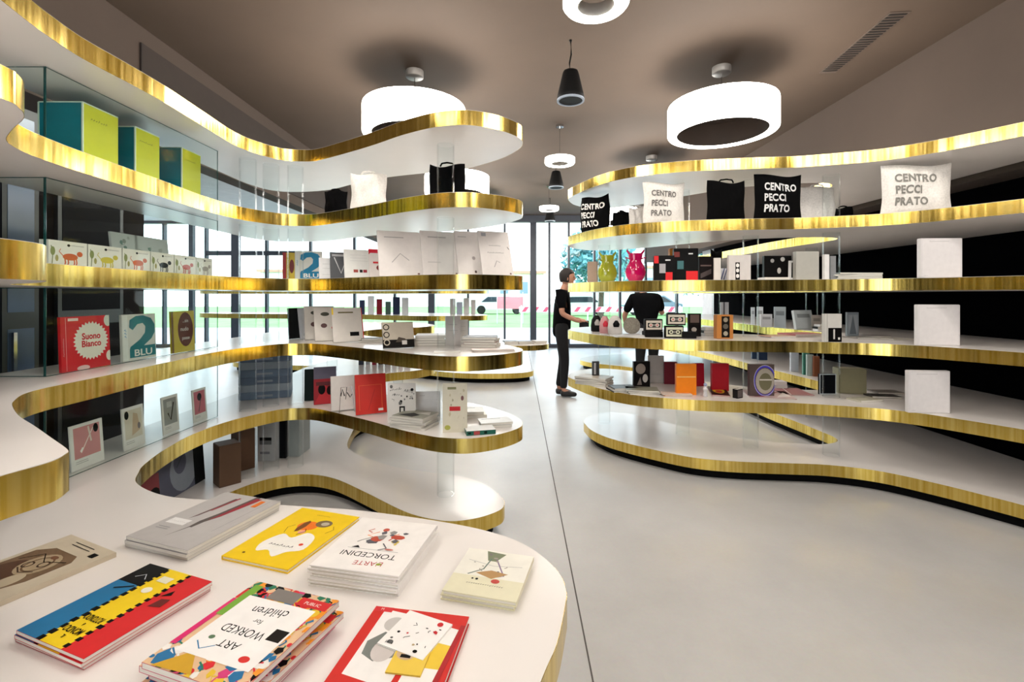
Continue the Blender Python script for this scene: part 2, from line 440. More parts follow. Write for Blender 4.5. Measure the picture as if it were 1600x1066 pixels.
RU = empty('shelf_unit', (0, 0, 0))
tag(RU, 'right winding white shelf unit edged in brass that runs back along the black wall', 'shelf')
for k, z in enumerate(TOP):
    lim = 3.9 if z < 2.3 else 3.63
    shelf(RU, R1 if k == 0 else (RF + RBfar + RI if k == 1 else RF + (RB6 if k == 5 else RBnear) + RI), z, lim)
plinth(RU, R1, lim=3.88)
for x, y in ((.91, 4.68), (1.55, 4.3), (2.52, 3.74), (1.98, 3.93)): gtube(RU, x, y, 0.06)
gtube(RU, 3.1, 4.9); gtube(RU, 3.1, 7.2, levels=(0, 1, 2, 3))

FU = empty('shelf_unit', (0, 0, 0))
tag(FU, 'far white shelf unit with brass edges standing near the glazed front', 'shelf')
FB = [(-.6, 7.6), (0, 7.55), (.45, 7.65), (.62, 7.95), (.42, 8.35), (-.4, 8.8), (-1.5, 9.1), (-3, 9.15), (-4.5, 9.3), (-5.1, 9.0), (-4.5, 8.6), (-3, 8.35), (-1.8, 8.2), (-1.2, 7.9)]
shelf(FU, [(x - .25, y + .1) for x, y in FB], TOP[0]); plinth(FU, [(x - .25, y + .1) for x, y in FB])
shelf(FU, FB, TOP[1])
for k in (2, 3): shelf(FU, [(x - 1.05, y + .35) for x, y in FB], TOP[k])
for x, y in ((-1.3, 8.6), (-2.6, 8.7), (-3.8, 8.9)): gtube(FU, x, y, levels=(0, 1, 2))

# ---------------------------------------------------------------- ceiling fittings
LAMPM = emit('lamp_diffuser_glow', (255, 248, 238), LAMP)
def big_lamp(x, y, label, group=None):
    t = empty('ring_lamp', (x, y, H)); tag(t, label, 'lamp', group)
    MB().lathe([(.085, 0), (.085, -.06), (.08, -.065)], n=32).build('ceiling_canopy', mat('satin_canopy', (150, 146, 142), .45, metal=.3), t)
    MB().tube([(0, 0, -.05), (0, 0, -.36)], .006).tube([(0, 0, -.22), (0, 0, -.26)], .012).build('suspension_rod', CHROME, t)
    m = MB(); m.lathe([(.486, -.36), (.49, -.37), (.49, -.62), (.485, -.63), (.41, -.63), (.41, -.625)], n=64, cap=False)
    m.build('diffuser', LAMPM, t)
    h = MB(); h.lathe([(.0, -.355), (.483, -.355), (.483, -.36), (.405, -.362), (.405, -.625), (.403, -.625), (.403, -.40), (0, -.40)], n=64, cap=False)
    h.build('housing', mat('dark_lamp_housing', (70, 60, 54), 0.6), t)
    return t
pos = [(2.0, 4.52, 'large drum ring lamp hanging over the right shelf unit'), (-.945, 4.6, 'large drum ring lamp half hidden behind the top left shelf'),
       (-.84, 7.25, 'large drum ring lamp glimpsed between the top two left shelves'), (2.18, 7.4, 'large drum ring lamp far over the right aisle, only its canopy showing'),
       (-.8, 10.0, 'large drum ring lamp near the glazed front on the left side'), (2.2, 10.1, 'large drum ring lamp near the glazed front on the right side'),
       (2.0, 1.7, 'large drum ring lamp overhead above the right of the picture'), (-1.0, 1.75, 'large drum ring lamp overhead above the foreground table'),
       (2.0, -1.2, 'large drum ring lamp behind the viewpoint on the right'), (-1.0, -1.2, 'large drum ring lamp behind the viewpoint on the left')]
for x, y, l in pos: big_lamp(x, y, l)
def small_lamp(x, y, label):
    t = empty('small_ring_lamp', (x, y, H)); tag(t, label, 'lamp')
    MB().lathe([(.05, 0), (.05, -.03)], n=20).build('ceiling_canopy', CHROME, t)
    MB().tube([(0, 0, -.03), (0, 0, -.42)], .005).tube([(-.15, 0, -.42), (.15, 0, -.42)], .005).build('suspension_rod', CHROME, t)
    m = MB(); m.lathe([(.108, -.495), (.12, -.50), (.178, -.50), (.19, -.485), (.19, -.43)], n=48, cap=False)
    m.build('diffuser', LAMPM, t)
    MB().ring(.1, .107, -.495, -.43).ring(.1, .19, -.43, -.42).build('housing', mat('silver_lamp_housing', (190, 188, 184), 0.4), t)
small_lamp(.487, 2.75, 'small ring lamp cut by the top edge of the picture')
small_lamp(.61, 6.05, 'small ring lamp hanging in the middle of the aisle beyond the first speaker')
small_lamp(.36, -.55, 'small ring lamp added behind the viewpoint to brighten the foreground')  # out of view, added to brighten the foreground; keeps the aisle row's spacing
small_lamp(.73, 9.35, 'small ring lamp farthest along the aisle before the glazing')
def speaker(x, y, label):
    t = empty('pendant_speaker', (x, y, H)); tag(t, label, 'speaker')
    MB().lathe([(.012, 0), (.012, -.012)], n=12).tube([(0, 0, 0), (.006, 0, -.12), (-.01, 0, -.2), (-.004, 0, -.27)], .007).build('cable', BLACK, t)
    MB().lathe([(.02, -.262), (.062, -.268), (.07, -.29), (.095, -.40), (.112, -.47), (.116, -.50), (.108, -.515), (.1, -.515)], n=32).build('cone_body', mat('black_speaker_shell', (7, 7, 8), 0.6, spec=.2), t)
    MB().ring(.1, .117, -.522, -.508, n=32).build('trim_ring', mat('pale_speaker_rim', (150, 160, 175), 0.3), t)
speaker(.5, 4.04, 'black cone pendant speaker nearest in the aisle')
speaker(.68, 7.3, 'black cone pendant speaker under the middle small ring lamp')
speaker(.85, 10.6, 'black cone pendant speaker farthest away near the glazing')
t = empty('ceiling_vent', (3.03, 4.13, H)); tag(t, 'dark slotted ceiling vent at the upper right', 'vent')
t.rotation_euler = (0, 0, -.1)
MB().box(-.075, .075, -.5, .5, -.006, 0).build('frame', mat('vent_frame', (88, 76, 68), 0.6), t)
s = MB()
for i in range(24): s.box(-.065, .065, -.48 + i * .04, -.462 + i * .04, -.009, -.005)
s.build('slats', mat('vent_slots', (26, 22, 20), 0.6), t)
# ---------------------------------------------------------------- prints (cover artwork, lettering)
TXT = {}
def text_geo(s, bold=0.0, sp=1.0):
    k = (s, bold, sp)
    if k in TXT: return TXT[k]
    cu = bpy.data.curves.new('lettering', 'FONT'); cu.body = s; cu.align_x = 'CENTER'; cu.align_y = 'CENTER'
    cu.offset = bold; cu.resolution_u = 3; cu.space_character = sp; cu.space_line = 0.86
    o = bpy.data.objects.new('lettering', cu)
    me = bpy.data.meshes.new_from_object(o)
    g = ([tuple(v.co[:2]) for v in me.vertices], [tuple(p.vertices) for p in me.polygons])
    bpy.data.meshes.remove(me); bpy.data.objects.remove(o); bpy.data.curves.remove(cu)
    TXT[k] = g
    return g
def printed(name, parent, w, h, shapes, ox=0.0, oy=0.0, oz=0.0, frame=None):
    """flat printing on a w x h face whose lower left corner is (ox, oy, oz); shapes in 0..1 coordinates.
    frame = (origin, u, v, n) puts it on another face"""
    vs = []; fs = []; mi = []; mats = []; idx = {}
    if frame is None: frame = (Vector((ox, oy, oz)), Vector((1, 0, 0)), Vector((0, 1, 0)), Vector((0, 0, 1)))
    o_, u_, v_, n_ = [Vector(q) for q in frame]
    def m_of(c):
        if c not in idx: idx[c] = len(mats); mats.append(ink(c))
        return idx[c]
    step = min(0.00008, 0.0012 / max(1, len(shapes)))
    for li, s in enumerate(shapes):
        lift = 0.0003 + step * li
        k = len(vs)
        def put(x, y):
            x = min(1, max(0, x)); y = min(1, max(0, y)); vs.append(tuple(o_ + u_ * (x * w) + v_ * (y * h) + n_ * lift))
        if s[0] == 'r':
            _, x0, y0, x1, y1, c = s
            for q in ((x0, y0), (x1, y0), (x1, y1), (x0, y1)): put(*q)
            fs.append((k, k + 1, k + 2, k + 3)); mi.append(m_of(c))
        elif s[0] == 'p':
            for q in s[1]: put(*q)
            fs.append(tuple(range(k, k + len(s[1])))); mi.append(m_of(s[2]))
        elif s[0] == 'c':
            _, cx, cy_, rx, ry, c = s[:6]
            N = s[6] if len(s) > 6 else 20
            star = s[7] if len(s) > 7 else 0
            for i in range(N):
                a = 2 * pi * i / N; rr = 1 - (star if i % 2 else 0)
                put(cx + rx * rr * cos(a), cy_ + ry * rr * sin(a))
            fs.append(tuple(range(k, k + N))); mi.append(m_of(c))
        elif s[0] == 'o':          # ring outline
            _, cx, cy_, rx, ry, th, c = s
            for i in range(24):
                a = 2 * pi * i / 24
                put(cx + rx * cos(a), cy_ + ry * sin(a)); put(cx + rx * (1 - th) * cos(a), cy_ + ry * (1 - th) * sin(a))
            for i in range(24):
                q = (i + 1) % 24
                fs.append((k + 2 * i, k + 2 * q, k + 2 * q + 1, k + 2 * i + 1)); mi.append(m_of(c))
        elif s[0] == 'l':          # polyline stroke, width in units of w
            _, pts, th, c = s
            P = [Vector((x * w, y * h)) for x, y in pts]
            for i, p in enumerate(P):
                d = (P[min(i + 1, len(P) - 1)] - P[max(i - 1, 0)])
                d = d.normalized() if d.length > 0 else Vector((1, 0))
                q = Vector((-d.y, d.x)) * th * w / 2
                for z in (p + q, p - q): put(z.x / w, z.y / h)
            for i in range(len(P) - 1):
                fs.append((k + 2 * i, k + 2 * i + 1, k + 2 * i + 3, k + 2 * i + 2)); mi.append(m_of(c))
        elif s[0] == 't':          # text, size = cap height-ish in units of h
            _, body, cx, cy_, size, c = s[:6]
            rot = s[6] if len(s) > 6 else 0; bold = s[7] if len(s) > 7 else 0.0; xs = s[8] if len(s) > 8 else 1.0
            if body[0] == '~':           # unreadable small lettering: a broken squiggle
                V, FF = [], []; r_ = random.Random(len(body) + int(body[1:]))
                for i in range(int(body[1:])):
                    x0 = (i - int(body[1:]) / 2) * .55; hh = r_.uniform(.25, .6); b_ = len(V)
                    V += [(x0, -.25), (x0 + .12, -.25), (x0 + .3, hh - .25), (x0 + .42, -.05), (x0 + .36, -.2), (x0 + .28, hh - .42)]; FF.append((b_, b_ + 1, b_ + 5, b_ + 4, b_ + 3, b_ + 2))
            else: V, FF = text_geo(body, bold)
            for x, y in V:
                x *= xs; X = (x * cos(rot) - y * sin(rot)) * size * h; Y_ = (x * sin(rot) + y * cos(rot)) * size * h
                put(cx + X / w, cy_ + Y_ / h)
            for f in FF: fs.append(tuple(k + i for i in f)); mi.append(m_of(c))
    me = bpy.data.meshes.new(name); me.from_pydata(vs, [], fs)
    for m in mats: me.materials.append(m)
    for p, q in zip(me.polygons, mi): p.material_index = q
    ob = bpy.data.objects.new(name, me); link(ob, parent)
    return ob
K = (22, 22, 24); W = (238, 234, 228); GR = (140, 140, 142); RD = (196, 30, 38); YL = (240, 205, 30); BL = (30, 120, 170); TL = (28, 118, 128)
def blobs(seed, cols, n=12, x0=.1, y0=.1, x1=.9, y1=.9, s=.12):
    r = random.Random(seed); out = []
    for i in range(n):
        cx, cy_ = r.uniform(x0, x1), r.uniform(y0, y1); q = r.random(); c = r.choice(cols); a = r.uniform(.3, 1) * s
        if q < .4: out.append(('c', cx, cy_, a, a * r.uniform(.5, 1), c, r.choice([5, 6, 8, 14])))
        elif q < .75:
            out.append(('p', [(cx + a * cos(t + r.uniform(-.3, .3)) * r.uniform(.5, 1), cy_ + a * sin(t) * r.uniform(.5, 1)) for t in (0, 1.2, 2.4, 3.6, 4.9)], c))
        else:
            out.append(('l', [(cx, cy_), (cx + r.uniform(-a, a) * 1.5, cy_ + a), (cx + r.uniform(-a, a) * 2, cy_ + 1.6 * a)], .015, c))
    return [b for b in out]
def lines(x0, x1, ys, c=GR, th=.008):
    return [('r', x0, y, x1 - (i % 3) * .05 * (x1 - x0), y + th, c) for i, y in enumerate(ys)]

# ---------------------------------------------------------------- book, box and stack builders
def book(name, w_, h_, t_, cover, shapes=None, hard=True, label='', cat='book', group=None, loc=(0, 0, 0), rot=(0, 0, 0), spine=None, cover_mat=None):
    """origin at the middle of the bottom edge; lies flat with the front cover up, spine on the left"""
    t = empty(name, loc, rot); tag(t, label, cat, group)
    c = min(.003 if hard else .0009, t_ * .2); o = .003 if hard else 0.0004
    m = MB()
    m.box(-w_ / 2, w_ / 2, 0, h_, 0, c); m.box(-w_ / 2, w_ / 2, 0, h_, t_ - c, t_); m.box(-w_ / 2, -w_ / 2 + c, 0, h_, c, t_ - c)
    m.build('cover', cover_mat or ink(cover, .35), t)
    MB().box(-w_ / 2 + c, w_ / 2 - o, o, h_ - o, c, t_ - c).build('pages', PAGES, t)
    if shapes: printed('cover_print', t, w_, h_, shapes, -w_ / 2, 0, t_)
    if spine: printed('spine_print', t, h_, t_, spine, frame=((-w_ / 2, h_, 0), (0, -1, 0), (0, 0, 1), (-1, 0, 0)))
    return t
def flat(name, c, z, t_, cover, shapes, label, n=1, hard=True, group=None, under=None, jit=.01, spine=None, seed=1, cat='book'):
    """c = picture corners (bl, br, tr, tl) of the top cover of the pile, lying on level z"""
    g_ = .0016; zt = z + t_ * n + g_ * (n - 1)
    P = [at(x, y, zt) for x, y in c]
    u = ((P[1] - P[0]) + (P[2] - P[3])) / 2; v = ((P[3] - P[0]) + (P[2] - P[1])) / 2
    w_, h_ = u.length, v.length
    cen = sum(P, Vector()) / 4
    a = (math.atan2(u.y, u.x) + math.atan2(v.y, v.x) - pi / 2) / 2 if abs(math.atan2(u.y, u.x) - (math.atan2(v.y, v.x) - pi / 2)) < pi / 2 else math.atan2(u.y, u.x)
    bl = cen - Vector((-sin(a), cos(a), 0)) * h_ / 2
    r = random.Random(seed)
    top = book(name, w_, h_, t_, cover, shapes, hard, label, cat, group if n == 1 else group, (bl.x, bl.y, zt - t_ + .0006), (0, 0, a), spine)
    for i in range(n - 1):
        dup(top, (bl.x + r.uniform(-jit, jit), bl.y + r.uniform(-jit, jit), z + .0006 + i * (t_ + g_)), (0, 0, a + r.uniform(-.022, .022) * jit / .01),
            under or ('copy lying under the ' + label)[:90], group)
    return top
def stand(name, x, Y, z, wpx, h_, yaw, t_, cover, shapes, label, lean=0, cat='book', hard=True, group=None, spine=None):
    """upright book: x = picture column of its middle, Y = distance, wpx = seen width in px"""
    w_ = wpx * Y / F / cos(radians(yaw))
    p = atY(x, Y, z + .001)
    return book(name, w_, h_, t_, cover, shapes, hard, label, cat, group, p, (pi / 2 - radians(lean), 0, radians(yaw)), spine)
def carton(name, x, Y, z, w_, d_, h_, yaw, rgb, label, cat='box', shapes=None, side=None, group=None, rough=.5, bevel=.002, mats=None):
    t = empty(name, atY(x, Y, z + .001), (0, 0, radians(yaw))); tag(t, label, cat, group)
    MB().box(-w_ / 2, w_ / 2, 0, d_, 0, h_).build('body', mats or ink(rgb, rough), t, bevel)
    MB().box(-w_ / 2 + .003, w_ / 2 - .003, .003, d_ - .003, h_, h_ + .0025).build('lid', mats or ink(tuple(max(0, int(v * .97)) for v in rgb), rough), t)
    if shapes: printed('front_print', t, w_, h_, shapes, frame=((-w_ / 2, 0, 0), (1, 0, 0), (0, 0, 1), (0, -1, 0)))
    if side: printed('side_print', t, d_, h_, side, frame=((w_ / 2, 0, 0), (0, 1, 0), (0, 0, 1), (1, 0, 0)))
    return t
def easel(x, Y, z, h_, yaw, label, lean=12, mat_=None):
    """small wire stand holding a book"""
    t = empty('book_stand', atY(x, Y, z), (0, 0, radians(yaw))); tag(t, label, 'stand')
    m = MB(); a = radians(lean)
    m.tube([(-.05, -.045, .004), (-.035, -.002, h_ * .7), (.035, -.002, h_ * .7), (.05, -.045, .004)], .0022)
    m.tube([(-.05, -.045, .004), (-.05, .0, .004), (.05, 0, .004), (.05, -.045, .004)], .0022)
    m.build('wire_frame', mat_ or CHROME, t)
    return t

# ================================================================ foreground table books
Z2 = TOP[1]
dark = (58, 52, 50)
flat('art_book', [(-60, 965), (-120, 905), (119, 846), (187, 862)], Z2, .014, (198, 184, 160),
     [('r', .0, .0, 1, 1, (200, 188, 166)), ('p', [(.2, .28), (.3, .2), (.75, .2), (.92, .3), (.94, .6), (.8, .78), (.55, .85), (.3, .8), (.2, .6)], (120, 96, 72)),
      ('c', .68, .62, .2, .2, (88, 60, 44)), ('c', .5, .42, .2, .17, (168, 150, 120)), ('c', .38, .66, .1, .12, (186, 172, 146)), ('o', .5, .42, .14, .12, .14, (110, 84, 60)), ('o', .44, .4, .06, .05, .3, (70, 52, 40)), ('o', .6, .46, .06, .05, .3, (70, 52, 40)), ('c', .5, .3, .06, .025, (120, 80, 60)), ('l', [(.36, .5), (.5, .56), (.64, .52)], .015, (70, 52, 40)), ('c', .78, .74, .05, .05, (190, 140, 40)),
      ('l', [(.25, .3), (.5, .38), (.7, .3), (.85, .45)], .012, (60, 44, 34)), ('r', .1, .1, .2, .16, K), ('r', .75, .9, .85, .93, K)] + lines(.3, .7, [.06, .1], dark),
     'beige book with a brown tattooed portrait, at the left edge of the foreground table', seed=3)
flat('catalogue', [(205, 838), (290, 862), (438, 785), (350, 768)], Z2, .011, (186, 182, 180),
     [('r', 0, 0, 1, 1, (184, 180, 178)),
      ('p', [(.42, .1), (.5, .3), (.53, .3), (.55, .42), (.62, .55), (.66, 1), (.58, 1), (.52, .6), (.47, .42), (.48, .3)], (84, 74, 72)),
      ('p', [(.55, .45), (.62, .56), (.72, .97), (.62, .97)], (150, 30, 46)), ('p', [(.27, .42), (.32, .5), (.34, .62), (.38, .9), (.34, .9), (.3, .6)], (98, 70, 70)),
      ('p', [(.33, .6), (.36, .62), (.42, .92), (.38, .92)], (146, 36, 50)), ('r', .74, .8, .82, .94, (228, 120, 40)), ('r', .08, .3, .38, .4, (232, 230, 228)),
      ('t', '~11', .22, .35, .05, (205, 203, 200)), ('l', [(.86, .3), (.88, .95)], .006, GR)] + lines(.1, .3, [.2, .23], GR),
     'grey catalogue with dark red brush strokes, top of its stack behind the yellow book', n=3, hard=False, group='grey brush stroke catalogues', under='grey catalogue lying under the top copy of the grey brush stroke stack')
flat('picture_book', [(350, 868), (447, 892), (563, 808), (470, 794)], Z2, .012, (240, 200, 20),
     [('r', 0, 0, 1, 1, (243, 205, 22)), ('c', .48, .68, .15, .09, (238, 120, 30)), ('c', .66, .76, .12, .07, (120, 100, 70)), ('c', .68, .76, .06, .035, (190, 180, 160)),
      ('p', catmull([(.22, .3), (.32, .48), (.5, .44), (.62, .56), (.8, .5), (.86, .3), (.7, .22), (.6, .12), (.44, .2), (.3, .16)], 4), (246, 243, 236)), ('c', .42, .66, .05, .12, (120, 70, 30), 7), ('c', .52, .56, .05, .035, (244, 170, 150)),
      ('l', [(.5, .5), (.56, .58), (.52, .62)], .01, K), ('l', [(.3, .5), (.24, .6), (.3, .66)], .008, (120, 90, 20)), ('l', [(.85, .6), (.9, .68), (.84, .74)], .008, (120, 90, 20)),
      ('t', '~7', .52, .3, .07, (40, 40, 50), 0, .0), ('c', .75, .36, .03, .02, (220, 70, 40)), ('t', '~10', .5, .9, .03, (90, 70, 20)), ('c', .2, .1, .02, .012, (90, 60, 20))],
     'bright yellow picture book with an orange sun and white cloud on the foreground table')
t_lib = flat('picture_book', [(693, 822), (555, 808), (497, 885), (612, 900)], Z2, .0105, (243, 240, 237),
     [('r', 0, 0, 1, 1, (243, 239, 235)), ('t', "L'ARTE", .42, .86, .10, (178, 60, 60), .06), ('c', .3, .86, .03, .02, (150, 160, 60)),
      ('t', 'TORCEDINI', .5, .72, .12, (56, 52, 50), 0, 0, .95), ('r', .2, .625, .8, .63, GR)] +
     blobs(5, [(150, 148, 146), (226, 130, 60), (190, 80, 60), (96, 96, 104), (214, 190, 90)], 20, .24, .22, .78, .5, .09) + [('p', [(.7, .58), (.76, .62), (.66, .62)], K), ('c', .32, .6, .05, .015, (200, 120, 110))],
     'white picture book with upside-down lettering and small animals, top of its thick stack', n=5, group='white animal picture books', under='white picture book lying under the top copy of the animal stack')
flat('art_book', [(836, 872), (742, 857), (681, 922), (805, 940)], Z2, .013, (224, 218, 186),
     [('r', 0, 0, 1, 1, (226, 221, 192)), ('r', 0, .0, 1, .62, (236, 233, 222)), ('p', [(.4, .05), (.7, .02), (.62, .25), (.5, .25)], (120, 128, 100)), ('l', [(.5, .2), (.3, .55), (.42, .6)], .02, (130, 110, 140)),
      ('l', [(.58, .2), (.62, .45), (.8, .6)], .02, (100, 120, 110)), ('p', [(.25, .5), (.5, .46), (.7, .55), (.45, .64)], (180, 140, 90)), ('c', .38, .68, .06, .045, (190, 70, 60)),
      ('l', [(.1, .3), (.5, .36), (.9, .28)], .006, GR), ('t', '~16', .5, .78, .055, (90, 86, 70)), ('c', .64, .68, .02, .02, K), ('c', .7, .68, .015, .015, K)] + blobs(9, [(160, 150, 140), (120, 116, 110)], 8, .2, .1, .8, .5, .05),
     'cream and pale green illustrated book nearest the round end of the foreground table', n=2, group='pale green illustrated books', under='pale green illustrated book lying under the one by the round table end')
camo = []
rr = random.Random(4)
for i in range(14):
    yy = i / 14
    camo += [('r', .31 + rr.uniform(-.02, .01), yy, .36 + rr.uniform(0, .02), yy + .05, K), ('r', .66 + rr.uniform(-.02, .0), yy + .02, .7 + rr.uniform(0, .02), yy + .06, K)]
flat('poster_book', [(22, 985), (132, 1030), (333, 908), (235, 883)], Z2, .009, (200, 30, 40),
     [('r', 0, 0, .33, 1, (28, 116, 168)), ('r', 0, .72, .35, 1, (20, 24, 34)), ('r', .33, 0, .68, 1, (242, 208, 26)), ('r', .68, 0, 1, 1, (212, 34, 40))] + camo +
     [('t', 'IL', .5, .09, .045, K, pi, .02), ('t', 'MONDO', .5, .16, .085, K, pi, .02, .62), ('t', 'è', .5, .225, .045, K, pi, .02), ('t', 'ROTONDO', .5, .30, .085, K, pi, .02, .48), ('c', .5, .7, .06, .04, (240, 236, 220)), ('r', .42, .82, .58, .9, (230, 226, 200)),
      ('l', [(.12, .8), (.2, .86), (.28, .8)], .01, (220, 226, 230)), ('p', [(.78, .55), (.92, .58), (.9, .68), (.8, .66)], (100, 20, 24)), ('p', [(.74, .68), (.84, .72), (.8, .78)], K), ('l', [(.12, .62), (.3, .7)], .02, K)],
     'glossy book striped blue, yellow and red with black edges, top of its stack', n=3, hard=False, group='blue yellow red striped books', under='blue, yellow and red striped book lying under the top copy')
coll = [(40, 120, 90), (214, 40, 48), (238, 150, 40), (30, 110, 160), (228, 190, 50), (210, 60, 120), K]
art_sh = [('r', 0, 0, 1, 1, (228, 190, 150))] + blobs(21, coll, 70, .0, .75, 1, 1, .09) + blobs(22, coll + [W, W], 60, .0, .0, 1, .25, .09) + blobs(23, coll, 30, .88, .0, 1, 1, .06) + [('p', [(.1, .0), (.5, .02), (.3, .2)], (206, 160, 40)), ('r', .0, .2, .06, .75, (216, 40, 110)), ('r', .04, .55, .14, .95, (120, 170, 60)), ('r', .12, .16, .9, .82, (244, 241, 238)), ('r', .3, .83, .62, .97, (128, 122, 118)), ('r', .64, .84, .98, .94, (210, 40, 44)), ('t', 'PUBLIC', .8, .885, .05, W),
         ('t', 'ART', .5, .32, .10, K, pi), ('t', 'WORKED', .48, .46, .115, K, pi, 0, .8), ('t', 'for', .5, .58, .07, K, pi), ('t', 'children', .5, .70, .13, K, pi + .1, 0, .8),
         ('c', .76, .24, .05, .03, (214, 44, 40)), ('c', .28, .34, .03, .02, (90, 120, 90)), ('r', .74, .44, .88, .56, (60, 50, 46)), ('l', [(.2, .28), (.3, .22), (.4, .28)], .01, BL)]
flat('art_book', [(212, 1035), (390, 1090), (511, 942), (415, 906)], Z2, .013, (196, 60, 100), art_sh,
     'collage-covered book with black hand lettering on white, top of a tall stack', n=5, hard=False, jit=.014, group='collage covered books', under='collage-covered book lying under the hand-lettered top copy')
c5 = [(440, 1150), (660, 1160), (731, 968), (596, 945)]
flat('colouring_book', c5, Z2, .02, (196, 32, 34),
     [('r', 0, 0, 1, 1, (206, 40, 34)), ('p', [(.1, .38), (.55, .32), (.62, .93), (.12, .98)], (240, 237, 234)), ('c', .3, .84, .1, .07, (196, 192, 188)), ('p', [(.14, .66), (.26, .76), (.44, .7), (.46, .55), (.3, .5), (.16, .55)], (120, 124, 120)),
      ('c', .34, .6, .11, .1, (206, 198, 194)), ('r', .0, .95, .2, 1, (214, 50, 56)), ('t', 'M', .09, .975, .03, W), ('t', '~16', .45, .28, .03, (246, 230, 226)), ('p', [(.6, .2), (.9, .2), (.98, .85), (.66, .9)], (240, 237, 232)),
      ('t', 'M', .5, .3, .03, K), ('p', [(.72, .5), (.92, .5), (.96, .7), (.76, .72)], (232, 196, 60)), ('l', [(.9, .2), (.98, .9)], .05, (170, 26, 34))],
     'red colouring book with sketched portraits, lying at the front of the table')
flat('postcard_pack', [(655, 1034), (590, 1002), (640, 957), (712, 975)], Z2 + .021, .004, (242, 240, 236),
     [('r', 0, 0, 1, 1, (243, 240, 237))] + blobs(31, [K, (90, 90, 90), (180, 160, 120), RD], 16, .12, .15, .88, .9, .07) + [('c', .2, .12, .06, .06, RD), ('t', 'M', .85, .9, .09, K)],
     'white square card with small black sketches lying on the red colouring book', cat='card')
flat('postcard_pack', [(604, 1050), (655, 1058), (680, 1005), (626, 1000)], Z2 + .021, .003, (232, 200, 90),
     [('r', 0, 0, 1, 1, (232, 198, 76)), ('c', .35, .6, .3, .22, (206, 176, 140)), ('r', .2, .45, .5, .55, K)],
     'small yellow card with a face lying on the red colouring book', cat='card')

# ================================================================ left unit, level by level
Z1, Z3, Z4, Z5 = TOP[0], TOP[2], TOP[3], TOP[4]
def along(name, cat, x_left, z, X, w_, h_, t_, cover, shapes, label, gap=0, group=None, hard=True, spine=None, lean=2):
    """book behind the glass sheet on plane X, front facing the aisle (+X); x_left = picture column of its near lower corner"""
    y0 = X * F / (x_left - CX)
    return book(name, w_, h_, t_, cover, shapes, hard, label, cat, group, (X - .001 - t_ - h_ * sin(radians(lean)), y0 + w_ / 2, z + .002), (pi / 2 - radians(lean), 0, pi / 2), spine)
# animal boxes, teal boxes, books, cards
def teal(xc, w_, h_, label):
    y0 = 1.965 * F / (CX - xc)
    t = empty('shipping_box', (-1.965 - .1, y0 + w_ / 2, Z5 + .001)); tag(t, label, 'box', 'teal and lime boxes')
    MB().box(-.1, .1, -w_ / 2, w_ / 2, 0, h_).build('body', ink((8, 116, 132), .4), t, .002)
    printed('lime_side', t, w_, h_, [('r', 0, 0, 1, 1, (198, 200, 24)), ('t', '~7', .45, .8, .08, (110, 116, 20))], frame=((.1, -w_ / 2, 0), (0, 1, 0), (0, 0, 1), (1, 0, 0)))
    e = MB()
    for a, b in ((-.1, -w_ / 2), (.1, -w_ / 2)): e.box(a - .003, a + .003, b - .003, b + .003, 0, h_)
    e.box(-.1, .1, -w_ / 2 - .002, -w_ / 2 + .004, h_ - .002, h_ + .003).box(.096, .102, -w_ / 2, w_ / 2, h_ - .002, h_ + .003)
    e.build('pale_edges', ink((206, 220, 204)), t)
teal(129, .195, .305, 'teal and lime box nearest the corner of the glass, top left')
teal(211, .17, .30, 'teal and lime box in the middle of the three behind glass')
teal(284, .17, .30, 'teal and lime box farthest along the top left glass')
OR = (206, 96, 48)
def cat_art(c1, k):
    s = [('r', 0, 0, 1, 1, (236, 230, 218)), ('c', .55, .42, .2, .13, c1), ('c', .8, .55, .08, .1, c1), ('l', [(.36, .45), (.26, .6), (.3, .7)], .02, c1)]
    for x in (.4, .48, .64, .7): s.append(('l', [(x, .4), (x + .02, .2), (x - .01, .06)], .035, c1))
    s += [('l', [(.08, .06), (.1, .5), (.06, .8)], .02, (110, 120, 60)), ('c', .1, .6, .06, .16, (140, 146, 90)), ('c', .2, .35, .04, .12, (160, 150, 90)), ('t', '~11', .72, .86, .1, K), ('c', .5, .85, .04, .05, K)]
    return s
xs = [75, 137, 191, 235, 272, 306, 332]
cols = [OR, (206, 186, 60), OR, (60, 60, 64), (196, 80, 60), (170, 160, 150)]
names = ['nearest the glass corner, with an orange lion', 'second from the glass corner, with a yellow animal', 'third from the glass corner, with an orange lion', 'fourth from the glass corner, with a dark animal',
         'fifth from the glass corner, with a red lion', 'farthest from the glass corner, with a faint animal']
for i in range(6):
    a, b = 1.97 * F / (CX - xs[i]), 1.97 * F / (CX - xs[i + 1])
    t = along('animal_box', 'box', xs[i] + 1, Z4, -1.97, b - a - .006, .118, .04, (226, 222, 212), cat_art(cols[i], i), 'white animal card box ' + names[i], lean=0)
    t['group'] = 'animal boxes behind glass'
for i, (x, wd) in enumerate(((180, .18), (216, .26))):
    along('illustrated_book', 'book', x + 6, Z4, -2.09, wd, .22, .012, (214, 216, 212), [('r', 0, 0, 1, 1, (206, 212, 208))] + blobs(40 + i, [(120, 150, 140), (150, 160, 150), (180, 186, 180)], 14, .1, .1, .9, .9, .1),
          ('pale green', 'pale grey')[i] + ' illustrated book standing behind the animal boxes', lean=6)
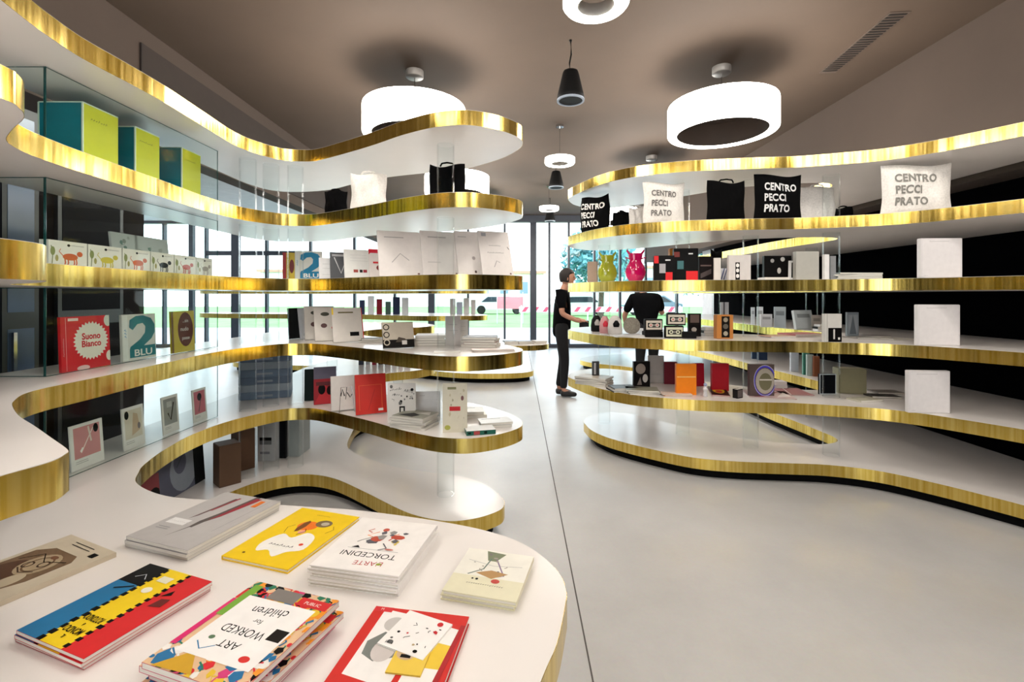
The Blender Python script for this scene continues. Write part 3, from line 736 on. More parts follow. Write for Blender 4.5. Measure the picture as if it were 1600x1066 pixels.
sun = [('r', 0, 0, 1, 1, (214, 24, 38)), ('c', .6, .53, .37, .37, (236, 230, 214), 60, .13), ('t', 'Suono\nBianco', .6, .54, .165, (206, 24, 38), 0, .035, .95),
       ('c', .97, .9, .09, .12, (228, 230, 214), 18), ('c', .98, .2, .07, .1, (236, 230, 214), 18), ('c', .42, .03, .13, .05, (236, 200, 196), 14), ('r', .14, .92, .34, .97, (240, 210, 206)), ('r', .09, .02, .1, .98, (240, 160, 160)),
       ('t', '~12', .045, .45, .05, (240, 200, 200), pi / 2)]
along('picture_book', 'book', 100, Z3, -1.95, .25, .243, .012, (214, 24, 38), sun, 'red square book lettered Suono Bianco behind the glass')
two = [('r', 0, 0, 1, 1, (214, 214, 206)), ('r', .02, .02, .16, .98, (226, 228, 222)), ('t', '~3', .09, .6, .12, (60, 150, 190), pi / 2),
       ('p', [(.2, .72), (.22, .88), (.4, .96), (.62, .97), (.86, .9), (.97, .76), (.97, .58), (.86, .44), (.62, .30), (.97, .30), (.97, .22), (.2, .22), (.22, .3), (.5, .44), (.66, .58), (.68, .72), (.6, .8), (.44, .78), (.3, .66)], TL),
       ('r', .2, .06, .98, .26, TL), ('t', 'BLU', .6, .15, .20, (232, 232, 224), 0, .02, 1.5)]
along('picture_book', 'book', 195, Z3, -1.955, .225, .24, .012, (222, 222, 214), two, 'white and teal book with a big numeral 2 and BLU behind the glass')
brown = [('r', 0, 0, 1, 1, (196, 176, 60)), ('r', 0, 0, .08, 1, (120, 90, 60)), ('c', .6, .55, .34, .42, (88, 36, 28)), ('t', '...sin', .6, .76, .12, W), ('t', 'nudo', .55, .56, .14, W), ('t', 'paese', .6, .34, .12, W)]
along('picture_book', 'book', 272, Z3, -1.955, .195, .245, .012, (196, 176, 60), brown, 'yellow-green book with a brown oval and white lettering behind the glass')
pk = (206, 140, 140)
def card(x, wd, hh, c1, art, label):
    along('postcard_holder', 'card', x, Z2, -1.965, wd, hh, .006, (232, 228, 222), [('r', 0, 0, 1, 1, (234, 230, 224)), ('r', .1, .24, .9, .93, c1)] + art + lines(.12, .5, [.13, .17], (120, 120, 120)), label, lean=4)
card(118, .17, .205, pk, [('l', [(.3, .35), (.5, .6), (.7, .85)], .03, (240, 220, 214)), ('c', .78, .82, .08, .1, K), ('l', [(.62, .55), (.55, .9)], .05, (226, 210, 200)), ('l', [(.28, .38), (.36, .46)], .05, W)], 'pink tall card with a slanting arm, nearest on the lower left shelf')
card(199, .14, .215, (214, 204, 184), [('c', .2, .82, .1, .1, K), ('p', [(.4, .3), (.8, .4), (.7, .8), (.5, .85)], (196, 170, 140)), ('c', .75, .5, .07, .08, (120, 110, 110))], 'beige tall card with a dark spot, second on the lower left shelf')
card(260, .13, .215, (150, 152, 148), [('l', [(.35, .55), (.5, .35), (.72, .8)], .07, (50, 50, 54)), ('r', .3, .7, .6, .85, (190, 190, 186))], 'grey tall card with a dark check mark, third on the lower left shelf')
card(307, .13, .205, (206, 110, 124), [('c', .5, .75, .16, .12, (60, 50, 60)), ('l', [(.4, .3), (.6, .7)], .05, (70, 56, 66))], 'pink tall card with a dark figure, farthest behind the lower left glass')
# grey storage boxes and L1 things
for i in range(6):
    t = carton('storage_box', 414, 3.66, Z2 + i * .057, .36, .28, .054, 22, ((112, 130, 152), (150, 162, 174), (96, 112, 134))[i % 3],
               ('blue-grey flat storage box, %s of the pile behind the low glass' % ('bottom', 'second from the bottom', 'third from the bottom', 'third from the top', 'second from the top', 'topmost')[i]),
               shapes=[('r', .35, .3, .65, .6, (150, 160, 172))], group='blue-grey storage boxes')
carton('cardboard_box', 360, 3.14, Z1, .13, .13, .27, 48, (92, 68, 50), 'open dark brown cardboard box, left of the pair under the left shelf', side=[('r', .15, .4, .85, .8, (158, 138, 122))])
carton('cardboard_box', 385, 3.42, Z1, .12, .12, .29, 50, (112, 80, 60), 'brown cardboard box, right of the pair under the left shelf')
carton('file_box', 416, 3.6, Z1, .135, .15, .30, 0, (206, 206, 208), 'white file box with a dark grip hole under the left shelf', shapes=[('r', .12, .52, .8, .6, (40, 40, 44)), ('r', .12, .42, .8, .52, (120, 122, 126)), ('r', .15, .18, .7, .24, (140, 140, 150))])
carton('file_box', 440, 3.66, Z1, .062, .2, .31, 0, (36, 38, 48), 'black glossy file box beside the white file box', rough=.15)
carton('file_box', 459, 3.7, Z1, .085, .2, .30, 0, (168, 174, 172), 'pale grey-green file box at the end of the row under the left shelf')
along('framed_print', 'poster', 236, Z1, -2.08, .52, .34, .012, (96, 100, 118), [('r', 0, 0, 1, 1, (98, 102, 120)), ('c', .62, .42, .24, .4, (156, 166, 178)), ('c', .56, .58, .11, .22, (98, 102, 120)), ('l', [(.5, .5), (.7, .85)], .02, (80, 90, 100)), ('r', .8, 0, 1, 1, (30, 34, 40))],
      'grey poster with a pale swirl standing under the foreground table', lean=4)
along('framed_print', 'poster', 214, Z1, -1.98, .2, .25, .012, (120, 44, 52), [('r', 0, 0, 1, 1, (130, 50, 56)), ('c', .8, .35, .3, .36, K)],
      'dark red poster with a black disc standing under the foreground table', lean=4)
# level 4 right of the valley (bases hidden behind the brass edge)
stand('picture_book', 452, 3.72, Z4, 17, .215, 14, .02, (150, 40, 40), [('r', 0, 0, .3, 1, (160, 40, 44)), ('r', .3, 0, .6, 1, (200, 176, 50)), ('r', .6, 0, 1, 1, (220, 190, 60)), ('c', .75, .5, .2, .25, (120, 40, 40))], 'narrow red and yellow book beside the blue 2 BLU book')
two_b = [(s if s[0] != 'p' and not (s[0] == 'r' and s[5] == TL) else (s[:-1] + ((24, 124, 164),))) for s in two]
stand('picture_book', 483, 3.72, Z4, 40, .225, 6, .02, (210, 214, 216), two_b, 'blue numeral 2 and BLU book on the eye-level left shelf')
stand('small_book', 512, 3.5, Z4, 22, .16, 28, .01, (226, 226, 226), lines(.2, .8, [.2, .5, .7]), 'small white book leaning right of the blue numeral book', lean=10)
stand('small_book', 533, 3.45, Z4, 28, .20, 28, .012, (72, 74, 78), [('l', [(.2, .8), (.5, .2), (.8, .8)], .05, (190, 190, 192)), ('r', .1, .84, .9, .92, (160, 160, 162))], 'dark grey book with a white V on its cover', lean=14)
stand('small_book', 562, 3.4, Z4, 40, .215, 28, .012, (222, 222, 218), [('r', .3, .2, .45, .3, (150, 60, 50)), ('r', .5, .2, .6, .3, (60, 60, 60)), ('r', .62, .2, .75, .3, (150, 40, 50))] + lines(.2, .8, [.6, .7, .8], (190, 190, 190)), 'white book with three small coloured squares low on its cover', lean=14)
stand('small_book', 593, 3.36, Z4, 27, .215, 28, .012, (218, 210, 206), [('p', [(0, .8), (.2, .95), (.1, 1), (0, 1)], RD), ('c', .55, .35, .2, .1, (120, 40, 40)), ('r', 0, .86, .9, 1, (200, 30, 50)), ('r', .2, .5, .7, .56, RD)], 'white book with a red torn top edge', lean=14)
pale = (226, 220, 216)
big = [(627, 62, 'first', [('l', [(.3, .3), (.5, .5), (.7, .35)], .02, (170, 166, 164)), ('r', .15, .85, .6, .87, (170, 166, 164))]),
       (690, 54, 'second', [('r', .2, .85, .7, .88, (180, 176, 174)), ('r', .15, .3, .5, .31, (170, 166, 164))]),
       (738, 42, 'third', [('r', .1, .86, .4, .88, (180, 176, 174)), ('c', .6, .4, .06, .04, (170, 160, 158)), ('c', .62, .1, .04, .03, (90, 70, 66))]),
       (778, 48, 'fourth', [('t', '~8', .5, .68, .06, (80, 76, 74)), ('t', '~12', .5, .52, .055, (60, 56, 54)), ('l', [(.4, .2), (.5, .34), (.6, .3)], .02, (150, 146, 144)), ('r', .1, .88, .25, .96, (170, 170, 176)), ('l', [(.9, .66), (.95, .6)], .02, K)])]
for x, wd, nm, art in big:
    stand('poster_book', x, 3.12, Z4, wd, .325, 24, .016, pale, [('r', 0, 0, 1, 1, pale)] + art + [('c', .9, .06, .03, .02, (120, 90, 80))],
          'tall pale exhibition folder, %s of four on the left eye-level shelf' % nm, lean=19)
# level 3 tongue
def bs(x, ybase, z): return F * (E - z) / (ybase - HZ)
stand('small_book', 466, 3.75, Z3, 16, .24, 60, .02, (40, 44, 46), None, 'dark spine-out book at the valley of the left middle shelf', lean=6)
stand('brochure', 484, 3.72, Z3, 22, .25, 40, .006, (190, 190, 196), [('l', [(.2, .1), (.8, .9)], .06, (150, 152, 160))], 'grey leaning brochure before the dotted magazines', lean=18, cat='brochure')
dots = [('c', .35, .8, .14, .06, (70, 70, 60)), ('c', .3, .45, .1, .07, (90, 60, 60)), ('c', .65, .38, .12, .09, (206, 60, 60), 6), ('c', .7, .6, .06, .06, K)]
stand('magazine', 500, 3.66, Z3, 38, .26, 30, .02, (208, 200, 192), [('r', 0, 0, 1, 1, (208, 202, 194))] + dots[:2], 'beige magazine with a dark pink edge on the left middle shelf', lean=16, spine=None)
stand('magazine', 517, 3.55, Z3, 40, .26, 30, .012, (216, 210, 202), [('r', 0, 0, 1, 1, (214, 208, 200)), ('r', .96, 0, 1, 1, (190, 60, 90))] + dots, 'magazine with a red map pin on its cover', lean=21)
stand('magazine', 545, 3.45, Z3, 40, .26, 30, .014, (220, 214, 206), [('r', 0, 0, 1, 1, (222, 216, 208)), ('r', .0, .8, .05, 1, YL), ('r', .2, .84, .7, .88, (110, 100, 60)), ('r', .55, .16, .85, .28, K), ('r', .97, 0, 1, 1, RD)], 'magazine with a dark label and red right edge', lean=21)
stand('photo_book', 623, 3.06, Z3, 44, .17, 24, .02, (60, 50, 44), [('r', 0, 0, 1, 1, (186, 176, 160)), ('r', 0, 0, 1, .3, (36, 30, 28)), ('o', .12, .8, .1, .12, .3, K), ('o', .12, .5, .1, .12, .3, K), ('o', .12, .2, .1, .12, .3, (200, 190, 170)), ('p', [(.4, .2), (.5, .4), (.7, .34), (.8, .2)], (70, 60, 50)), ('r', .6, .1, .76, .26, (210, 206, 200))],
      'sepia photo book open on its stand in the centre of the left middle shelf', lean=21)
def pile(cs, z, t_, n, cols, labels, seed, cat='book', hard=False, name='book', arts=None):
    """a pile of different flat books; cs = (x, Y) of its centre, sizes; labels bottom to top"""
    (x, Y, w_, h_, rot) = cs; r = random.Random(seed)
    for i in range(n):
        p = atY(x, Y, z + .001 + i * (t_ + .0016))
        sh = arts[i] if arts and i < len(arts) and arts[i] else [('r', .1, .75, .7, .82, tuple(int(v * .6) for v in cols[i % len(cols)]))]
        a = radians(rot) + r.uniform(-.12, .12)
        book(name, w_ * r.uniform(.9, 1), h_ * r.uniform(.9, 1), t_, cols[i % len(cols)], sh, hard, labels[i], cat, None, (p.x + sin(a) * h_ / 2 + r.uniform(-.01, .01), p.y - cos(a) * h_ / 2, p.z), (0, 0, a))
cream = (224, 218, 208)
pile((584, 3.5, .2, .13, 20), Z3, .012, 2, [(200, 196, 190), (120, 116, 110)], ['flat grey book beside the red-edged magazine', 'flat dark book lying on the grey one beside the magazines'], 1)
pile((672, 3.3, .22, .2, 8), Z3, .016, 4, [cream, (210, 206, 200)], ['white book pile behind the sepia photo book, bottom copy', 'white book pile behind the sepia photo book, second copy up', 'white book pile behind the sepia photo book, third copy up', 'white book pile behind the sepia photo book, top copy'], 2)
stand('small_book', 707, 3.25, Z3, 22, .2, 20, .02, (206, 200, 196), lines(.2, .8, [.5, .7]), 'pale upright book at the middle of the left tongue')
stand('small_book', 722, 3.5, Z3, 18, .16, 10, .02, (216, 214, 210), lines(.2, .8, [.5, .7]), 'smaller pale upright book behind the left tongue pile')
pile((752, 3.2, .24, .2, -6), Z3, .015, 4, [cream, (190, 150, 140), (206, 200, 190), (60, 56, 54)], ['cream book at the bottom of the pile on the left tongue tip', 'pinkish book second in the pile on the left tongue tip', 'pale book third in the pile on the left tongue tip', 'dark book on top of the pile on the left tongue tip'], 3)
pile((770, 2.92, .26, .1, 4), Z3, .005, 2, [(226, 212, 206), (206, 176, 168)], ['thin pale leaflet flat at the rim of the left tongue', 'thin pinkish leaflet on the pale one at the left rim'], 5)
pile((700, 2.84, .16, .08, 4), Z3, .005, 1, [(228, 226, 220)], ['small white leaflet flat beside the glass tube'], 6)
# level 2 tongue
stand('novel', 485, 3.62, Z2, 16, .235, 20, .03, (18, 62, 52), None, 'dark green upright book, first on the low left tongue', lean=6)
stand('novel', 508, 3.5, Z2, 30, .27, 24, .02, (150, 34, 44), [('r', 0, .68, 1, 1, (96, 92, 110)), ('p', [(0, 0), (.5, .55), (1, 0)], (186, 40, 48)), ('c', .35, .4, .16, .14, K), ('c', .7, .36, .14, .12, (60, 20, 24)), ('r', .1, .5, .9, .6, (90, 24, 30))], 'red and grey book with dark figures on the low left tongue', lean=6)
stand('novel', 542, 3.32, Z2, 42, .235, 26, .03, (224, 220, 214), [('l', [(.3, .4), (.36, .6), (.42, .4)], .04, K), ('l', [(.5, .5), (.6, .35), (.66, .44)], .03, K), ('l', [(.45, .3), (.5, .66)], .02, K), ('c', .8, .12, .04, .03, GR)], 'white book with a black scribble held on a wire stand', lean=12)
easel(541, 3.27, Z2, .24, 26, 'chrome wire stand before the white scribble book')
stand('novel', 580, 3.2, Z2, 42, .265, 26, .025, (190, 36, 26), [('r', 0, 0, 1, 1, (200, 40, 28)), ('l', [(.12, .1), (.12, .72), (.85, .72), (.85, .1)], .015, (226, 110, 60)), ('l', [(.4, .1), (.62, .6)], .012, (150, 20, 14)), ('r', .72, .06, .88, .12, W)], 'bright red book standing on the low left tongue', lean=14)
bw = [('r', 0, 0, 1, 1, (226, 222, 216)), ('t', '~6', .3, .86, .09, K, .1), ('t', 'ARTE', .75, .8, .1, K, -.2), ('t', '~4', .3, .72, .09, K), ('t', 'SI', .85, .64, .1, K, .3)] + blobs(55, [K, (100, 98, 96)], 16, .05, .45, .95, .95, .06) + [('r', .42, .15, .62, .42, K), ('r', .47, .2, .57, .38, (214, 210, 204))]
stand('poster_book', 628, 3.0, Z2, 42, .245, 8, .02, (226, 222, 216), bw, 'white book scattered with black lettering on the low left tongue')
stand('small_book', 668, 3.14, Z2, 40, .165, 4, .01, (226, 226, 226), [('r', 0, 0, 1, 1, (228, 228, 228)), ('t', '~5', .3, .84, .08, GR)] + lines(.12, .9, [.3, .36, .42, .48, .54, .6, .66], (196, 196, 198)), 'small white text sheet upright behind the flat stack')
stand('poster_book', 711, 2.78, Z2, 38, .285, 4, .014, (212, 206, 184), [('r', 0, 0, 1, 1, (214, 208, 188)), ('r', .28, .44, .72, .53, (196, 34, 40)), ('r', .2, .88, .55, .93, (130, 130, 90)), ('c', .8, .7, .06, .05, (120, 80, 80)), ('c', .2, .1, .12, .05, (170, 170, 80))] + blobs(60, [(190, 180, 150), (170, 160, 130)], 8, .1, .1, .9, .9, .06), 'tall pale green book with a red label on the low left tongue')
pile((648, 2.92, .24, .19, -16), Z2, .013, 5, [(214, 210, 204)], ['white-edged magazine, bottom of the low left tongue stack', 'white-edged magazine, second in the low left tongue stack', 'white-edged magazine, third in the low left tongue stack', 'white-edged magazine, fourth in the low left tongue stack', 'magazine with a dark photo cover topping the low left stack'], 8, hard=False,
     arts=[None] * 4 + [[('r', 0, 0, 1, 1, (150, 150, 136)), ('p', [(.1, .2), (.4, .6), (.7, .4), (.6, .1)], (60, 58, 52)), ('p', [(.5, .6), (.8, .9), (.95, .5)], (206, 204, 196))]])
pile((735, 3.15, .2, .15, 12), Z2, .02, 2, [(206, 190, 160), (222, 216, 200)], ['tan-edged flat book behind the tall pale green book', 'cream flat book lying on the tan-edged one'], 9)
pile((775, 2.93, .2, .13, 10), Z2, .014, 2, [(206, 206, 204), (222, 220, 214)], ['grey flat book at the rim of the low left tongue', 'pale flat book topping the rim pile on the low left tongue'], 10)
t = book('novel', .17, .11, .025, (28, 92, 78), [('r', 0, 0, 1, 1, (230, 228, 224))], True, 'green-spined flat book at the very rim of the low left tongue', 'book', None, (at(752, 680, Z2).x, at(752, 680, Z2).y, Z2 + .001), (0, 0, radians(14)))
printed('green_edge_print', t, .17, .025, [('r', 0, 0, 1, 1, (28, 92, 78)), ('r', .25, .1, .45, .9, (170, 70, 70)), ('r', .6, .2, .7, .8, (20, 60, 50)), ('r', .05, .3, .15, .7, (20, 60, 50))], frame=((-.085, 0, 0), (1, 0, 0), (0, 0, 1), (0, -1, 0)))
# ================================================================ bags
def bag(name, x, Y, z, wpx, h_, rgb, label, yaw=0, lines_=None, ink_c=W, depth=.09, seed=0, handle=True, lean=4, pinch=.06, tilt=0, tsize=.19):
    """stuffed cloth tote standing upright; the print is laid on the bulging front"""
    w_ = wpx * Y / F / cos(radians(yaw))
    t = empty(name, atY(x, Y, z + .002), (radians(-lean) if False else 0, radians(tilt), radians(yaw))); tag(t, label, 'bag')
    r = random.Random(seed); N, M = 20, 20
    ph = [r.uniform(0, 6) for _ in range(6)]
    def side(u, v):          # half width factor, depth factor
        return 1 - pinch * sin(pi * v) ** 2 + .015 * sin(9 * v + ph[0])
    def front(u, v):
        b = max(0, (1 - abs(2 * u - 1) ** 2.6)) ** .6 * (max(0, 1 - abs(2 * v - 1) ** 3.5)) ** .55
        wr = .006 * sin(18 * u + 5 * v + ph[1]) + .005 * sin(11 * v - 7 * u + ph[2]) + .003 * sin(31 * u + ph[3])
        return depth / 2 * b + wr * b
    vs = []; fs = []
    def pt(u, v, s):
        xx = (u - .5) * w_ * side(u, v); zz = v * h_ * (1 - .03 * abs(2 * u - 1) * 0 + .035 * (abs(2 * u - 1) ** 2 - .5) * v) + .01 * v * sin(6 * u + ph[4])
        return (xx, depth / 2 + s * front(u, v) + .03 * v * h_ * 0, max(0, zz))
    for s in (-1, 1):
        for jx in range(M + 1):
            for i in range(N + 1): vs.append(pt(i / N, jx / M, s))
    K_ = (N + 1) * (M + 1)
    for q in (0, 1):
        for jx in range(M):
            for i in range(N):
                a = q * K_ + jx * (N + 1) + i
                f = (a, a + 1, a + N + 2, a + N + 1)
                fs.append(f if q == 0 else f[::-1])
    m = MB().add(vs, fs, 0, True)
    o = m.build('cloth_body', mat('cloth_%02x%02x%02x' % tuple(rgb), rgb, .95, var=.1, scale=90, bump=.15, spec=.1), t)
    if handle:
        hh = MB(); hh.tube([(-.2 * w_, depth / 2, h_ * .97), (-.15 * w_, depth / 2 - .01, h_ * 1.03), (0, depth / 2 - .015, h_ * 1.045), (.15 * w_, depth / 2 - .01, h_ * 1.03), (.2 * w_, depth / 2, h_ * .97)], .006)
        hh.build('handle', MATS['cloth_%02x%02x%02x' % tuple(rgb)], t)
    if lines_:
        V, FF = [], []
        for k, s_ in enumerate(lines_):
            g, ff = text_geo(s_, .035, 1.08)
            wd = (max(p[0] for p in g) - min(p[0] for p in g)); x0 = min(p[0] for p in g)
            sz = tsize
            b = len(V)
            for (gx, gy) in g: V.append((.16 + (gx - x0) * sz * h_ / w_ * .9, .70 - k * .235 + gy * sz * 1.15))
            for f in ff: FF.append(tuple(b + i for i in f))
        vv = []
        for (u, v) in V:
            p = pt(min(.99, u), v, -1); vv.append((p[0], p[1] - .005, p[2]))
        MB().add(vv, FF).build('lettering', ink(ink_c, .7), t)
    return t
CPP = ['CENTRO', 'PECCI', 'PRATO']
BK = (6, 6, 7); WC = (228, 224, 218)
bag('tote_bag', 697, 3.07, Z5, 56, .28, BK, 'black cloth bag standing behind the glass tube on the upper left tongue', seed=1, depth=.12, pinch=-.04)
bag('tote_bag', 521, 3.3, Z5, 36, .16, BK, 'small folded black bag near the valley of the upper left shelf', seed=2, depth=.1)
bag('tote_bag', 576, 3.2, Z5, 54, .25, (226, 222, 216), 'white cloth bag leaning on the upper left shelf', seed=3, depth=.07, yaw=14)
bag('tote_bag', 922, 4.36, Z5, 36, .34, BK, 'black lettered bag at the tip of the upper right shelf', seed=4, depth=.14, yaw=-48, lines_=CPP, pinch=-.05, handle=False)
bag('tote_bag', 973, 4.3, Z5, 27, .19, BK, 'small black bag beside the glass tube on the upper right shelf', seed=5, depth=.12, pinch=-.05)
bag('tote_bag', 1040, 3.78, Z5, 66, .33, WC, 'white lettered bag nearest the tip of the upper right shelf', seed=6, lines_=CPP, ink_c=(120, 116, 112), tilt=0, depth=.1, tsize=.165, handle=False)
bag('tote_bag', 998, 4.15, Z5, 28, .2, (214, 210, 206), 'crumpled plain white bag left of the white lettered bag', seed=7, depth=.08)
bag('tote_bag', 1138, 3.66, Z5, 60, .31, BK, 'plain black bag between the two lettered bags on the right', seed=8, pinch=.02)
bag('tote_bag', 1220, 3.6, Z5, 76, .345, BK, 'black bag with bold white lettering on the upper right shelf', seed=9, lines_=CPP, ink_c=(220, 220, 220), tilt=0, handle=False)
bag('tote_bag', 1284, 3.86, Z5, 54, .32, (220, 216, 212), 'crumpled plain white bag behind the black lettered one', seed=10, pinch=-.08, depth=.13)
bag('tote_bag', 1322, 4.1, Z5, 32, .19, BK, 'small black bag half hidden beside the right glass tube', seed=11, pinch=-.05)
bag('tote_bag', 1437, 3.32, Z5, 94, .348, WC, 'large white bag with grey lettering at the right end', seed=12, lines_=CPP, ink_c=(130, 128, 122), yaw=-14, depth=.1, handle=False)

# ================================================================ vases and level 4, right
def vase(x, Y, rgb, label):
    t = empty('glass_vase', atY(x, Y, Z4 + .001)); tag(t, label, 'vase')
    m = mat('vase_%02x%02x%02x' % rgb, rgb, .08, var=.04, coat=.6)
    b = MB(); b.lathe([(.035, 0), (.06, .01), (.082, .05), (.09, .085), (.08, .13), (.056, .17), (.05, .195), (.062, .225), (.058, .25), (.052, .25), (.055, .225), (.044, .195), (.05, .165)], n=32, sy=.55, cap=False)
    b.lathe([(0, .001), (.035, .001)], n=32, sy=.55, cap=False)
    b.build('vessel', m, t)
    g = MB()
    for s in (-1, 1):
        g.tube([(s * .05, 0, .24), (s * .075, 0, .275), (s * .07, 0, .29)], [.012, .008, .003])
        g.tube([(s * .05, 0, .20), (s * .085, 0, .215), (s * .08, 0, .16)], [.008, .008, .006])
    g.build('horns', m, t)
    for s in (-1, 1):
        r = MB(); r.tube([(s * .075, -.02, .235), (s * .062, -.035, .2), (s * .085, -.03, .14), (s * .098, -.015, .085), (s * .075, -.02, .03)], .005)
        r.build('clear_rim', TUBE, t)
vase(949, 4.35, (168, 176, 44), 'olive green horned glass vase on the right eye-level shelf')
vase(993, 4.15, (214, 18, 96), 'magenta horned glass vase on the right eye-level shelf')
carton('gift_box', 925, 4.5, Z4, .09, .06, .2, -20, (190, 164, 146), 'tan upright box at the tip of the eye-level right shelf')
RDX = (222, 26, 30)
carton('gift_box', 1038, 3.82, Z4, .16, .06, .20, -8, (20, 20, 22), 'black box with red corners and a window, left of the pair', shapes=[('r', 0, .7, .22, 1, RDX), ('r', .26, .3, .56, .68, (170, 168, 170)), ('r', .56, 0, .9, .34, RDX), ('r', .55, .8, .8, .85, (220, 220, 220))])
carton('gift_box', 1072, 3.84, Z4, .19, .06, .26, -8, (18, 20, 20), 'black box with a red corner and teal window, right of the pair', shapes=[('r', .14, .36, .4, .62, (60, 110, 112)), ('r', .5, .3, .98, 0, RDX), ('r', .6, .82, .78, .86, (230, 230, 230)), ('r', 0, .74, .24, .9, (120, 40, 30))])
carton('gift_box', 1054, 4.1, Z4, .08, .05, .285, 0, (190, 120, 40), 'small orange box peeking over the black and red boxes')
carton('gift_box', 1103, 3.9, Z4, .11, .05, .2, 0, (56, 44, 44), 'dark brown flat box right of the black and red boxes', shapes=[('r', .1, .6, .9, .66, (110, 90, 84)), ('p', [(.1, .1), (.9, .3), (.9, .5), (.1, .3)], (86, 74, 72))])
stand('small_book', 1120, 3.8, Z4, 10, .18, -10, .02, (220, 214, 206), None, 'narrow cream upright book before the striped card')
stand('brochure', 1130, 3.85, Z4, 14, .10, 0, .006, (226, 226, 232), [('l', [(.2, 0), (.6, 1)], .12, (70, 80, 130)), ('l', [(.5, 0), (.9, 1)], .1, (70, 80, 130))], 'white card with blue diagonal stripes', cat='card')
stand('speaker_book', 1153, 3.7, Z4, 34, .195, 0, .03, (214, 208, 204), [('r', 0, 0, 1, 1, (214, 208, 204)), ('r', .3, 0, .5, .68, K), ('c', .4, .58, .075, .08, W), ('c', .4, .38, .075, .08, W), ('c', .4, .16, .075, .08, W), ('r', .3, .68, .5, .70, K)], 'beige book with three discs in a black column')
bag('tote_bag', 1122, 4.6, Z4, 18, .32, BK, 'black round object hanging dark behind the right eye-level shelf', depth=.08, seed=20, handle=False)
stand('framed_picture', 1212, 3.85, Z4, 42, .20, 0, .03, (40, 38, 38), [('r', .05, .05, .95, .95, (34, 32, 32)), ('c', .3, .8, .07, .08, (170, 168, 166)), ('c', .68, .86, .08, .09, (200, 198, 194)), ('c', .55, .4, .07, .12, (190, 186, 180))], 'dark framed picture with small pale discs', cat='picture')
pile((1207, 3.65, .2, .12, 0), Z4, .018, 1, [(232, 228, 224)], ['white flat book in front of the dark framed picture'], 30)
stand('small_book', 1240, 3.7, Z4, 12, .155, -35, .015, (206, 204, 202), [('r', .3, .1, .7, .9, K)], 'leaning pale book with a dark stripe left of the grey box', lean=14)
carton('gift_box', 1262, 3.62, Z4, .17, .05, .215, -3, (176, 174, 166), 'grey-green upright box on the right eye-level shelf')
stand('small_book', 1288, 3.6, Z4, 7, .19, 0, .03, (232, 232, 230), None, 'white spine-out book beside the grey-green box')
stand('small_book', 1298, 3.62, Z4, 8, .18, 0, .03, (140, 142, 144), None, 'grey spine-out book beside the right glass tube')
pile((1336, 3.62, .36, .1, 3), Z4, .012, 4, [(206, 208, 206), (150, 160, 158)], ['thin grey magazine at the bottom of the eye-level right pile', 'thin pale magazine second in the eye-level right pile', 'thin grey magazine third in the eye-level right pile', 'thin pale magazine topping the eye-level right pile'], 31)
wb_art = [('r', .04, .03, .96, .97, (232, 228, 228)), ('t', '~19', .45, .93, .045, (130, 126, 124)), ('t', '~5', .12, .06, .035, (150, 146, 144))]
for i, (x, z, Yv, hh, wd, lb) in enumerate(((1471, Z4, 3.2, .265, 61, 'white square box standing on the eye-level right shelf'), (1467, Z3, 3.22, .275, 62, 'white square box standing on the middle right shelf'), (1452, Z2, 3.22, .285, 61, 'white square box standing on the low right shelf'))):
    t = carton('presentation_box', x, Yv, z, wd * Yv / F, .035, hh, -4, (226, 222, 222), lb, shapes=wb_art, side=[('r', 0, 0, 1, 1, (206, 200, 198))])
# ================================================================ level 3, right
def backpack(x, Y, z, w_, h_, rgb, rgb2, label, yaw=0):
    t = empty('toy_shoe', atY(x, Y, z + .001), (0, 0, radians(yaw))); tag(t, label, 'toy')
    m = MB(); m.lathe([(.3 * w_, 0), (.5 * w_, .02), (.52 * w_, h_ * .4), (.45 * w_, h_ * .75), (.25 * w_, h_ * .95), (0.02, h_)], n=20, sy=.8)
    m.build('body', ink(rgb, .5), t)
    MB().lathe([(.02, 0), (.12 * w_ + .01, .005), (.14 * w_ + .012, h_ * .15), (.1 * w_, h_ * .3), (.01, h_ * .32)], c=(0, -.40 * w_, h_ * .45), n=14, sy=.6).build('dark_opening', ink(rgb2, .4), t)
    MB().box(-.45 * w_, .45 * w_, -.4 * w_, .4 * w_, 0, .012).build('sole', ink((206, 202, 196)), t)
backpack(932, 4.3, Z3, .10, .16, (60, 56, 58), (190, 186, 180), 'dark patterned rounded toy at the tip of the middle right shelf')
backpack(945, 4.1, Z3, .09, .16, (206, 150, 150), (206, 40, 60), 'pink and cream rounded toy with a red patch')
backpack(961, 4.0, Z3, .12, .17, (206, 200, 194), K, 'cream rounded toy with a black opening')
def disc(x, Y, z, r_, label):
    t = empty('round_fan', atY(x, Y, z + .001)); tag(t, label, 'fan')
    MB().lathe([(r_ * .98, -.004), (r_, 0), (r_ * .98, .004)], n=40).build('disc', mat('woven_disc', (160, 152, 138), .8, var=.25, scale=120), t)
    t.rotation_euler = (radians(82), 0, 0); t.location.z += r_
disc(987, 4.15, Z3, .075, 'grey-brown round disc standing among the toys')
pile((985, 3.95, .3, .2, 5), Z3, .006, 2, [(226, 226, 228), (206, 206, 206)], ['thin white sheet flat beneath the round disc', 'thin grey sheet flat beside the round disc'], 40)
def cassette(x, Y, z, yaw, label, body=(36, 34, 34), face=(206, 196, 180), acc=(206, 100, 110)):
    carton('cassette_box', x, Y, z, .145, .05, .095, yaw, body, label,
           shapes=[('r', .05, .12, .95, .9, face), ('r', .14, .3, .86, .7, body), ('c', .32, .5, .12, .16, face), ('c', .68, .5, .12, .16, face), ('c', .32, .5, .05, .07, acc), ('c', .68, .5, .05, .07, acc), ('r', .42, .4, .58, .6, (120, 116, 110))])
